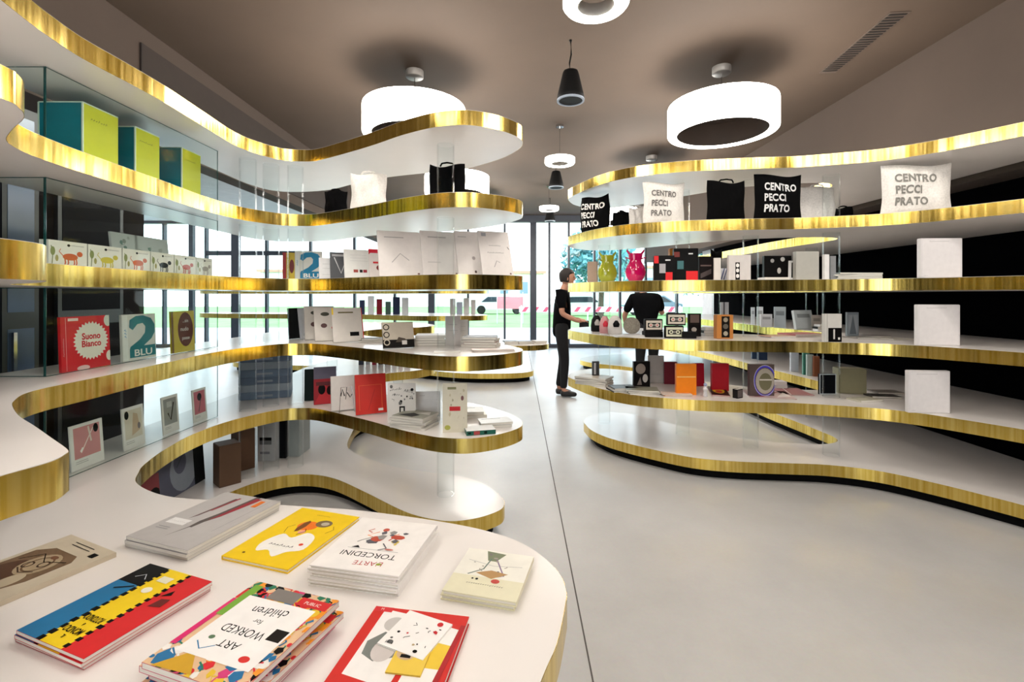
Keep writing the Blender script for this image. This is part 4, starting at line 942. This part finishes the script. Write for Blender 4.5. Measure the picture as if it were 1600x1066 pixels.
carton('cassette_box', 1022, 3.86, Z3, .15, .08, .045, 3, (34, 32, 34), 'black flat box under the cream cassette box')
cassette(1022, 3.86, Z3 + .05, 3, 'cassette box with cream face on a black flat box')
cassette(1054, 3.78, Z3, -4, 'olive-faced cassette box, lower of the stacked pair', face=(206, 206, 180), acc=(60, 60, 50))
cassette(1057, 3.8, Z3 + .1, -6, 'cassette box with cream face, upper of the stacked pair')
carton('cassette_box', 1077, 3.75, Z3, .11, .05, .05, -10, (30, 28, 30), 'small black flat box right of the stacked cassette boxes')
stand('framed_picture', 1084, 3.95, Z3, 20, .19, 0, .02, (60, 50, 46), [('r', .1, .1, .9, .5, (40, 34, 34)), ('c', .45, .3, .2, .1, (190, 180, 170)), ('r', .15, .6, .85, .95, (110, 92, 84))], 'dark brown photo frame behind the small black box', cat='picture')
carton('tape_box', 1133, 3.72, Z3, .13, .06, .185, 2, (190, 124, 60), 'orange-brown box with three dark discs on the middle right shelf', shapes=[('r', .28, .05, .78, .95, (46, 40, 36)), ('c', .53, .8, .14, .1, (150, 140, 120)), ('c', .53, .52, .16, .11, (96, 90, 80)), ('c', .53, .22, .14, .1, (170, 160, 140))])
stand('small_book', 1131, 4.2, Z3, 12, .28, 0, .02, (206, 210, 214), [('r', .3, 0, .5, 1, (90, 90, 96))], 'narrow pale book behind the orange-brown disc box')
pile((1110, 4.1, .2, .2, 0), Z3, .02, 3, [(226, 220, 214), (60, 56, 50), (206, 204, 200)], ['white book at the bottom of the pile left of the orange-brown box', 'dark book in the pile left of the orange-brown box', 'pale book on the pile left of the orange-brown box'], 41)
stand('novel', 1297, 3.50, Z3, 26, .205, 0, .035, (206, 204, 198), [('r', .2, 0, 1, .5, K), ('r', .5, .1, .6, .45, (206, 204, 198)), ('r', .78, .08, .9, .16, W), ('r', .12, 0, .15, 1, (160, 158, 150))], 'cream book with a black lower half beside the glass tube')
stand('novel', 1330, 3.95, Z3, 18, .20, 0, .02, (120, 128, 134), [('r', .1, .1, .9, .9, (140, 146, 150)), ('p', [(.2, .1), (.5, .9), (.8, .1)], (90, 98, 104))], 'grey patterned book right of the glass tube on the middle shelf')
pile((1215, 3.85, .24, .16, 8), Z3, .007, 2, [(232, 232, 236), (200, 160, 140)], ['flat white brochure on the middle right shelf centre', 'flat pinkish brochure on the white one in the centre'], 42)
pile((1250, 4.0, .3, .2, 12), Z3, .01, 2, [(206, 170, 150), (196, 120, 120)], ['flat salmon book on the middle right shelf', 'flat rose book lying on the salmon one'], 43)
for i, (x, Yv, rt, c, lb) in enumerate(((1345, 3.8, 10, (150, 146, 140), 'flat grey booklet right of the glass tube, nearest'), (1365, 3.95, -8, (110, 104, 98), 'flat brown booklet behind the grey booklet'), (1396, 3.7, 6, (190, 186, 176), 'flat cream booklet farthest right on the middle shelf'))):
    pile((x, Yv, .2, .15, rt), Z3, .009, 1, [c], [lb], 44 + i)
# back arm, level 3 (far) and level 2, 1
FA = [(1176, 5.6, 5, .2, (200, 206, 212)), (1187, 5.45, 8, .21, (214, 220, 226)), (1197, 5.1, 15, .14, (214, 214, 216)), (1218, 5.0, 15, .22, (170, 180, 186)), (1255, 4.75, 32, .19, (206, 214, 216)), (1275, 4.6, 12, .15, (150, 140, 130))]
for i, (x, Yv, wd, hh, c) in enumerate(FA):
    stand('novel', x, Yv, Z3, wd, hh, -20 if wd < 30 else 12, .03, c, [('r', .15, .6, .85, .8, tuple(int(v * .75) for v in c))], 'pale upright book on the far right arm, %s from the left' % ('first', 'second', 'third', 'fourth', 'fifth', 'sixth')[i], lean=0 if wd < 30 else 12)
pile((1283, 4.55, .12, .1, 0), Z3, .02, 3, [(226, 226, 226), (50, 50, 50), (226, 226, 226)], ['white small book at the bottom of the far arm pile', 'dark small book in the far arm pile', 'white small book topping the far arm pile'], 50)
for i, (x, Yv, wd, hh, c) in enumerate(((1240, 5.0, 11, .2, (206, 212, 222)), (1258, 4.8, 9, .22, (70, 140, 120)), (1264, 4.75, 9, .21, (190, 210, 206)), (1274, 4.7, 8, .2, (150, 90, 60)), (1178, 6.0, 8, .2, (60, 80, 110)), (1190, 5.9, 14, .15, (40, 60, 90)))):
    stand('novel', x, Yv, Z2, wd, hh, -10, .03, c, None, '%s spine-out book on the low far right arm' % ('pale lilac', 'deep green', 'mint', 'rust brown', 'slate blue', 'navy')[i])
# ================================================================ level 2, right
pile((928, 4.3, .30, .22, -30), Z2, .016, 4, [(176, 166, 150), (206, 198, 190), (120, 112, 104), (200, 190, 176)], ['tan book at the bottom of the tip pile, low right shelf', 'cream book second in the tip pile, low right shelf', 'brown book third in the tip pile, low right shelf', 'beige book topping the tip pile, low right shelf'], 60)
stand('novel', 930, 4.35, Z2 + .066, 11, .13, 10, .02, (70, 70, 72), [('r', .2, .1, .5, .9, (206, 206, 206))], 'small dark book standing on the tip pile')
pile((972, 4.0, .22, .18, 10), Z2, .010, 3, [(50, 46, 44), (190, 186, 180), (70, 64, 60)], ['black booklet under two others left of the photo book', 'pale booklet between two dark ones left of the photo book', 'dark booklet uppermost left of the photo book'], 61)
pile((1004, 3.9, .26, .18, -6), Z2, .010, 3, [(200, 196, 186), (60, 56, 54), (130, 128, 110)], ['cream magazine at the bottom in front of the photo book', 'black magazine in the middle in front of the photo book', 'olive magazine uppermost in front of the photo book'], 62)
stand('photo_book', 1001, 4.15, Z2, 26, .225, 6, .03, (34, 28, 28), [('r', 0, 0, 1, 1, (34, 30, 30)), ('c', .42, .72, .3, .2, (150, 138, 128)), ('c', .7, .35, .16, .16, (190, 186, 180)), ('p', [(.2, .1), (.4, .4), (.5, .1)], (120, 112, 106))], 'black and white portrait photo book on the low right shelf')
stand('novel', 1024, 4.35, Z2, 24, .25, -6, .03, (176, 172, 166), lines(.2, .8, [.3, .34], (140, 136, 130)), 'tall grey-beige book behind the black and white photo book')
stand('novel', 1047, 4.3, Z2, 20, .20, -4, .03, (112, 26, 44), [('r', .95, 0, 1, 1, (206, 200, 196))], 'dark burgundy book left of the orange book')
stand('novel', 1070, 3.84, Z2, 31, .25, 0, .035, (236, 130, 20), [('r', 0, 0, 1, 1, (238, 132, 18)), ('r', .03, .56, .97, .6, (246, 190, 110))], 'orange book standing on the low right shelf')
stand('novel', 1090, 4.2, Z2, 16, .2, 6, .035, (168, 24, 44), None, 'crimson book partly behind the orange book', lean=3)
stand('novel', 1123, 4.0, Z2, 26, .23, 0, .035, (176, 16, 34), [('r', 0, 0, 1, 1, (178, 18, 36))], 'plain red book standing right of the orange book')
pile((1056, 3.82, .24, .12, 4), Z2, .007, 2, [(230, 150, 90), (226, 206, 190)], ['flat orange leaflet at the foot of the orange book', 'flat cream leaflet at the foot of the orange book'], 63)
flat('picture_book', [(1108, 617), (1138, 618), (1134, 605), (1110, 604)], Z2, .010, (150, 30, 40), [('r', 0, 0, 1, 1, (60, 26, 30)), ('c', .5, .5, .35, .3, (230, 190, 40)), ('c', .5, .4, .2, .15, (190, 40, 40))], 'flat dark red book with a yellow shape before the plain red book')
t = empty('figurine', atY(1102, 3.75, Z2 + .001)); tag(t, 'tiny white figurine between the orange and red books', 'figurine')
MB().lathe([(.014, 0), (.018, .01), (.012, .04), (.02, .06), (.006, .08)], n=12).build('body', ink((214, 212, 214)), t)
MB().lathe([(.002, .0), (.013, .01), (.013, .022), (.002, .032)], c=(0, 0, .078), n=12).build('head', ink((150, 160, 190)), t)
circ = [('r', 0, 0, 1, 1, (84, 70, 66)), ('o', .62, .48, .46, .48, .12, (70, 60, 190)), ('c', .62, .48, .38, .40, (168, 160, 146)), ('c', .64, .46, .26, .27, (110, 106, 80)), ('r', .4, .5, .9, .54, (206, 200, 190)), ('o', .62, .5, .46, .48, .04, (190, 186, 200))]
stand('art_book', 1187, 3.78, Z2, 38, .255, 0, .035, (70, 56, 54), circ, 'brown book with a large blue ring on its cover')
flat('magazine', [(1168, 621), (1240, 623), (1228, 611), (1164, 610)], Z2, .006, (200, 180, 180), [('r', 0, 0, 1, 1, (196, 170, 168)), ('p', [(.1, .1), (.6, .9), (.8, .8), (.3, .1)], (150, 50, 60)), ('p', [(.6, .1), (.9, .8), (.95, .3)], (226, 214, 210))], 'flat magazine with a red diagonal at the rim of the low right shelf')
flat('magazine', [(1216, 617), (1266, 617), (1248, 606), (1206, 607)], Z2, .006, (170, 110, 116), [('r', .05, .05, .95, .95, (176, 116, 122)), ('l', [(.3, 0), (.5, 1)], .03, W)], 'flat dusty pink magazine left of the glass tube')
stand('small_book', 1149, 3.72, Z2, 12, .07, 30, .04, (60, 54, 54), [('r', .1, .1, .9, .9, (90, 80, 78))], 'little dark block at the rim beside the flat magazine')
pile((1215, 4.1, .1, .1, 0), Z2, .03, 2, [(190, 186, 196), (214, 210, 214)], ['small lilac box right of the ring book, lower', 'small pale box right of the ring book, upper'], 64)
stand('framed_picture', 1291, 3.85, Z2, 26, .165, 0, .02, (20, 24, 34), [('r', 0, 0, 1, 1, (200, 206, 210)), ('r', .05, .04, .95, .96, (16, 22, 34))], 'black panel with a pale outline behind the glass tube', cat='picture')
carton('open_box', 1332, 3.85, Z2, .20, .12, .2, -14, (134, 128, 98), 'olive open-topped box on the low right shelf', side=[('r', .0, .9, 1, 1, (150, 146, 120))])
for i, (x, Yv, rt, c) in enumerate(((1352, 3.62, 6, (200, 196, 176)), (1376, 3.75, -5, (70, 66, 62)), (1385, 3.9, 3, (120, 112, 104)))):
    pile((x, Yv, .22, .13, rt), Z2, .012, 1, [c], [('cream', 'black', 'brown')[i] + ' flat book right of the olive open-topped box'], 70 + i)

# ================================================================ far unit and second lobe contents
def grp(n_, x0, x1, Yv, z, hs, cols, base, seed, group):
    r = random.Random(seed)
    for i in range(n_):
        x = x0 + (x1 - x0) * (i + .5) / n_
        c = cols[i % len(cols)]
        stand('novel', x, Yv + r.uniform(-.04, .04), z, (x1 - x0) / n_ * r.uniform(.55, .85), r.uniform(*hs), r.uniform(-8, 8), .03, c, None,
              base, group=group)
grp(8, 560, 642, 5.5, Z2 + 0, (.17, .26), [(60, 66, 80), (206, 210, 214), (150, 30, 50), (40, 44, 60)], 'upright book in the distant row on the rear lobe of the left unit', 3, 'books on the rear lobe')
grp(6, 560, 640, 8.6, Z3, (.2, .34), [(40, 50, 80), (226, 230, 232), (150, 30, 50), (60, 90, 80)], 'upright book in the distant row on the far unit', 4, 'books on the far unit, left')
grp(4, 702, 745, 8.5, Z3, (.22, .3), [(190, 186, 186), (170, 180, 200), (206, 206, 206)], 'pale upright book near the tip of the far unit', 5, 'pale books on the far unit tip')
for i, (x, Yv, c) in enumerate(((735, 7.95, (60, 56, 58)), (765, 7.9, (50, 46, 48)), (798, 7.85, (46, 50, 60)), (820, 7.85, (70, 72, 84)), (842, 7.9, (200, 190, 180)))):
    pile((x, Yv, .23, .2, 4 * i), Z2, .025, 2, [(206, 200, 196), c], ['pale book under another on the far unit, %s pile from the left' % ('first', 'second', 'third', 'fourth', 'fifth')[i], '%s book on top on the far unit, %s pile from the left' % ('dark' if i < 4 else 'cream', ('first', 'second', 'third', 'fourth', 'fifth')[i])], 80 + i)
# ================================================================ people
SKIN = mat('skin', (196, 142, 116), .55, var=.05, scale=20)
HAIR = mat('dark_hair', (34, 26, 24), .7, var=.3, scale=60, bump=.3)
CLOTH = mat('black_cotton', (8, 9, 12), .9, var=.2, scale=40, bump=.1, spec=.1)
JEANS = mat('dark_navy_trousers', (9, 11, 17), .85, var=.2, scale=40)
SHOE = mat('black_shoe_leather', (20, 20, 22), .4)
def skin(name, verts, edges, radii, m, parent, sub=2, root=0):
    me = bpy.data.meshes.new(name); me.from_pydata([Vector(v) for v in verts], edges, [])
    me.materials.append(m)
    o = bpy.data.objects.new(name, me); link(o, parent)
    s = o.modifiers.new('skin', 'SKIN'); s.use_smooth_shade = True
    for i, r in enumerate(radii):
        rr = r if isinstance(r, (tuple, list)) else (r, r)
        me.skin_vertices[0].data[i].radius = rr
        me.skin_vertices[0].data[i].use_root = (i == root)
    d = o.modifiers.new('subdivision', 'SUBSURF'); d.levels = sub; d.render_levels = sub
    return o
def chain(pts): return [(i, i + 1) for i in range(len(pts) - 1)]
def person(loc, rz, J, label):
    """J = dict of joints in local metres; +x is forward"""
    t = empty('person', loc, (0, 0, rz)); tag(t, label, 'person')
    V = []; Ed = []; R = []
    def add(p, r, frm=None):
        V.append(p); R.append(r)
        if frm is not None: Ed.append((frm, len(V) - 1))
        return len(V) - 1
    pel = add(J['pelvis'], .10); wa = add(J['waist'], .085, pel); ch = add(J['chest'], .09, wa); sh = add(J['neckbase'], .062, ch); nk = add(J['neck'], .056, sh); add(tuple(Vector(J['head']) + Vector((-.02, 0, -.06))), .05, nk)
    for s in ('l', 'r'):
        a = add(J['sh_' + s], .045, ch); b = add(J['el_' + s], .042, a); c = add(J['wr_' + s], .027, b); d = add(J['palm_' + s], (.034, .02), c)
        hp = Vector(J['palm_' + s]); hd = (hp - Vector(J['wr_' + s])).normalized(); sd = hd.cross(Vector((0, 0, 1)))
        if sd.length < .1: sd = Vector((1, 0, 0))
        sd.normalize()
        for q in range(4):
            ln = (.055, .068, .072, .06)[q]; off = sd * (q - 1.5) * .017
            f1 = add(tuple(hp + off + hd * .03), .0085, d); f2 = add(tuple(hp + off + hd * (.03 + ln * .55) + Vector((0, 0, -.008))), .0075, f1); add(tuple(hp + off + hd * (.03 + ln) + Vector((0, 0, -.022))), .0065, f2)
        t1 = add(tuple(hp - hd * .02 + sd * .035), .010, d); add(tuple(hp + hd * .025 + sd * .055 + Vector((0, 0, -.01))), .008, t1)
        h = add(J['hip_' + s], .075, pel); k = add(J['kn_' + s], .056, h); an = add(J['an_' + s], .036, k); add(J['toe_' + s], (.04, .028), an)
    skin('body', V, Ed, R, SKIN, t, 2, pel)
    # head: egg-shaped lathe with face features
    hd = Vector(J['head'])
    m = MB(); N = 20
    prof = [(-.115, .02), (-.105, .045), (-.085, .06), (-.05, .07), (-.01, .077), (.03, .08), (.07, .074), (.1, .055), (.118, .025), (.122, .004)]
    vs = []; fs = []
    for z, r in prof:
        for i in range(N):
            a = 2 * pi * i / N; fx = cos(a)
            x = r * 1.22 * fx; y = r * .95 * sin(a)
            if fx > .8 and -.03 < z < .02: x += .022 * (fx - .8) * 5 * (1 - abs(z + .01) / .04)      # nose
            if fx > .6 and z < -.08: x += .012                                                        # chin
            vs.append((x, y, z))
    for jx in range(len(prof) - 1):
        for i in range(N):
            k = (i + 1) % N; fs.append((jx * N + i, jx * N + k, (jx + 1) * N + k, (jx + 1) * N + i))
    fs.append(tuple(range(N - 1, -1, -1))); fs.append(tuple((len(prof) - 1) * N + i for i in range(N)))
    m.add([Vector(v) + hd for v in vs], fs, 0, True)
    for s in (-1, 1): m.lathe([(.003, -.03), (.012, -.02), (.016, .005), (.012, .022), (.003, .03)], c=(hd.x - .005, hd.y + s * .078, hd.z - .01), n=10, sy=.45)
    ho = m.build('head', SKIN, t)
    e = MB()
    for s in (-1, 1): e.lathe([(.002, -.008), (.011, -.004), (.011, .004), (.002, .008)], c=(hd.x + .083, hd.y + s * .032, hd.z + .008), n=10, sx=.5)
    e.build('eyes', ink((40, 34, 32)), ho)
    MB().lathe([(.002, -.004), (.02, -.002), (.02, .002), (.002, .004)], c=(hd.x + .083, hd.y, hd.z - .055), n=10, sx=.4).build('mouth', ink((160, 96, 88)), ho)
    h = MB(); hv = []; hf = []
    pr = [(-.06, .078), (-.02, .088), (.03, .093), (.07, .09), (.105, .07), (.13, .035), (.138, .004)]
    for z, r in pr:
        for i in range(N):
            a = 2 * pi * i / N; fx = cos(a); x = r * 1.2 * fx - .012; y = r * .96 * sin(a)
            if fx > .25 and z < .06: x = min(x, .02); y *= .96
            hv.append(Vector((x, y, z + .006 * sin(5 * a))) + hd)
    for jx in range(len(pr) - 1):
        for i in range(N):
            k = (i + 1) % N; hf.append((jx * N + i, jx * N + k, (jx + 1) * N + k, (jx + 1) * N + i))
    hf.append(tuple((len(pr) - 1) * N + i for i in range(N)))
    h.add(hv, hf, 0, True).build('hair', HAIR, t)
    # shirt: torso and upper sleeves
    V = []; Ed = []; R = []
    a0 = add(tuple(Vector(J['pelvis']) + Vector((0, 0, -.16))), .14); a1 = add(J['waist'], .14, a0); a2 = add(J['chest'], .165, a1); a3 = add(tuple(Vector(J['neckbase']) - Vector((0, 0, .02))), .095, a2); add(tuple(Vector(J['neckbase']).lerp(Vector(J['neck']), .35)), .072, a3)
    for s in ('l', 'r'):
        a = add(J['sh_' + s], .085, a2); add(tuple(Vector(J['sh_' + s]).lerp(Vector(J['el_' + s]), .8)), .06, a)
    skin('shirt', V, Ed, R, CLOTH, t, 2, 0)
    V = []; Ed = []; R = []
    a0 = add(J['pelvis'], .13)
    for s in ('l', 'r'):
        a = add(J['hip_' + s], .100, a0); b = add(J['kn_' + s], .068, a); add(tuple(Vector(J['kn_' + s]).lerp(Vector(J['an_' + s]), .95)), .052, b)
    add(J['waist'], .112, a0)
    skin('trousers', V, Ed, R, JEANS, t, 2, 0)
    for s in ('l', 'r'):
        a = Vector(J['an_' + s]); b = Vector(J['toe_' + s]); d = (b - a); d.z = 0; d.normalize()
        zz = b.z
        skin('shoe', [tuple(a - d * .045 + Vector((0, 0, zz - a.z + .012))), tuple(a + d * .05 + Vector((0, 0, zz - a.z + .016))), tuple(a + d * .19 + Vector((0, 0, zz - a.z)))], [(0, 1), (1, 2)], [(.042, .046), (.045, .052), (.038, .03)], SHOE, t, 2, 0)
    return t
P0 = at(877, 619, 0)
J = dict(pelvis=(0, 0, .96), waist=(.01, 0, 1.1), chest=(.0, 0, 1.32), neckbase=(.03, 0, 1.49), neck=(.06, 0, 1.56), head=(.09, 0, 1.67),
         sh_l=(0, .17, 1.44), el_l=(.0, .21, 1.17), wr_l=(.2, .14, 1.08), palm_l=(.27, .11, 1.08),
         sh_r=(0, -.17, 1.44), el_r=(.01, -.21, 1.17), wr_r=(.21, -.15, 1.07), palm_r=(.28, -.12, 1.07),
         hip_l=(0, .09, .9), kn_l=(.03, .09, .5), an_l=(-.04, .08, .09), toe_l=(.08, .08, .04),
         hip_r=(0, -.09, .9), kn_r=(.05, -.08, .5), an_r=(.03, -.08, .09), toe_r=(.16, -.08, .04))
person((P0.x, P0.y, 0), radians(-6), J, 'person in black T-shirt and trousers standing in the aisle holding a dark box')
t = empty('dark_box', (P0.x + .31, P0.y - .03, .985), (0, 0, radians(-6))); tag(t, 'small black box held by the person standing in the aisle', 'box')
MB().box(-.06, .07, -.10, .10, -.02, .075).build('body', BLACK, t, .004); MB().box(-.062, .072, -.102, .102, .0752, .083).build('lid', BLACK, t, .002)
B0 = Vector((1.95, 6.8, 0))
J2 = dict(pelvis=(0, 0, .92), waist=(.06, 0, 1.07), chest=(.12, 0, 1.3), neckbase=(.22, 0, 1.42), neck=(.30, 0, 1.44), head=(.40, 0, 1.43),
          sh_l=(.14, .19, 1.37), el_l=(.28, .27, 1.12), wr_l=(.5, .2, .98), palm_l=(.56, .17, .96),
          sh_r=(.14, -.19, 1.37), el_r=(.3, -.3, 1.15), wr_r=(.5, -.34, 1.28), palm_r=(.55, -.34, 1.34),
          hip_l=(0, .09, .88), kn_l=(.05, .1, .48), an_l=(-.02, .1, .09), toe_l=(.1, .1, .04),
          hip_r=(0, -.09, .88), kn_r=(.08, -.1, .48), an_r=(.02, -.1, .09), toe_r=(.14, -.1, .04))
person(B0, radians(90), J2, 'person in black seen from behind, bending over beyond the right shelf unit')

# ================================================================ outside the glazing
struct(MB().box(-40, 40, 13.05, 21, -.2, -.01).build('floor_outside', mat('pale_paving', (206, 206, 204), .8)))
g = MB().box(-60, 60, 21, 62, -.2, -.015).build('lawn', mat('lawn_green', (126, 168, 96), .9, var=.2, scale=.8)); tag(g, 'pale green lawn outside the glazed front', 'lawn', kind='stuff')
t = empty('barrier_board', (2.2, 20, 0)); tag(t, 'red and white striped barrier boards across the lawn outside', 'barrier')
b = MB().box(-1.9, 5, -.02, .02, .72, .95).build('board', ink((238, 236, 236)), t)
st = MB()
for i in range(15):
    x = -1.8 + i * .44; st.add([(x, -.022, .73), (x + .17, -.022, .73), (x + .32, -.022, .94), (x + .15, -.022, .94)], [(0, 1, 2, 3)])
st.build('red_stripes', ink((214, 80, 100)), t)
for x in (-1.8, 1.0, 3.2, 4.9): MB().tube([(x, .03, 0), (x, .03, 1.0)], .03).build('post', ink((206, 206, 206)), t)
t = empty('barrier_board', (-.1, 24, 0)); tag(t, 'pink mesh site fence left of the striped barrier outside', 'fence')
MB().box(-.65, .65, -.02, .02, .75, 1.35).build('mesh', ink((226, 130, 140)), t)
for x in (-.65, .65): MB().tube([(x, .03, 0), (x, .03, 1.6)], .03).build('post', ink((190, 190, 190)), t)
def car(x, Y, rgb, label):
    t = empty('parked_car', (x, Y, 0)); tag(t, label, 'car', 'parked cars outside')
    prof = [(-2.1, .35), (-2.15, .75), (-1.5, .9), (-.9, 1.4), (.8, 1.42), (1.5, .95), (2.1, .8), (2.15, .35)]
    n = len(prof); m = MB()
    m.add([(a, -.85, b) for a, b in prof] + [(a, .85, b) for a, b in prof], [tuple(range(n)), tuple(range(2 * n - 1, n - 1, -1))] + [(i, (i + 1) % n, n + (i + 1) % n, n + i) for i in range(n)])
    m.build('bodywork', mat('car_%02x%02x%02x' % rgb, rgb, .2), t)
    MB().add([(-1.35, -.86, .93), (1.35, -.86, .95), (.75, -.86, 1.33), (-.85, -.86, 1.32)], [(0, 1, 2, 3)]).build('side_windows', ink((50, 60, 70), .1), t)
    for wx in (-1.35, 1.35):
        w_ = MB(); w_.tube([(wx, -.88, .33), (wx, -.68, .33)], .33, 20); w_.build('wheel', BLACK, t)
car(4.8, 34, (226, 230, 234), 'white car parked outside, left of the pair seen through the right shelves')
car(10.2, 35, (120, 140, 165), 'blue-grey car parked outside beyond the right shelves')
car(-1.0, 37, (206, 210, 216), 'silver car parked outside in line with the aisle')
def tree(x, Y, h_, r_, label, rgb, seed):
    t = empty('tree', (x, Y, 0)); tag(t, label, 'tree'); r = random.Random(seed)
    MB().tube([(0, 0, 0), (.1, 0, h_ * .4), (0, .1, h_ * .75)], [.22, .16, .08]).build('trunk', mat('bark', (92, 80, 70), .9, var=.3), t)
    m = MB()
    for i in range(2600):
        a, b = r.uniform(0, 2 * pi), math.acos(r.uniform(-1, 1)); q = r_ * r.uniform(.55, 1) * (1 + .15 * sin(3 * a))
        c = Vector((q * sin(b) * cos(a), q * sin(b) * sin(a), h_ * .62 + q * .85 * cos(b))); s = r.uniform(.12, .28)
        u = Vector((r.uniform(-1, 1), r.uniform(-1, 1), r.uniform(-1, 1))).normalized(); v = u.orthogonal().normalized()
        m.add([c - u * s, c + v * s * .6, c + u * s, c - v * s * .6], [(0, 1, 2, 3)])
    m.build('crown', mat('leaves_%02x%02x%02x' % rgb, rgb, .8, var=.25, scale=2), t)
tree(5.6, 30, 6.2, 2.3, 'round teal-green tree outside behind the tip of the right unit', (112, 172, 178), 1)
tree(13.5, 33, 6.0, 2.6, 'broad green tree outside beyond the right shelf unit', (112, 166, 160), 2)
def building(x, Y, w_, h_, rgb, label):
    t = empty('distant_building', (x, Y, 0)); tag(t, label, 'building')
    wl_ = MB().box(-w_ / 2, w_ / 2, 0, 6, 0, h_).build('walls', mat('render_%02x%02x%02x' % rgb, rgb, .9), t)
    MB().box(-w_ / 2 - .3, w_ / 2 + .3, -.3, 6.3, h_, h_ + .35).build('roof', ink((196, 150, 130)), t)
    for i in range(int(w_ / 2.5)):
        MB().box(-w_ / 2 + 1 + i * 2.5, -w_ / 2 + 2 + i * 2.5, -.05, .0, h_ * .4, h_ * .75).build('window', ink((130, 150, 170), .2), t)
building(-3, 60, 14, 4.2, (226, 224, 216), 'low pale building beyond the lawn in line with the aisle')
building(-24, 62, 18, 4.5, (220, 222, 222), 'low pale building beyond the lawn far to the left')
building(16, 62, 14, 5, (214, 222, 228), 'low pale building beyond the parked cars')
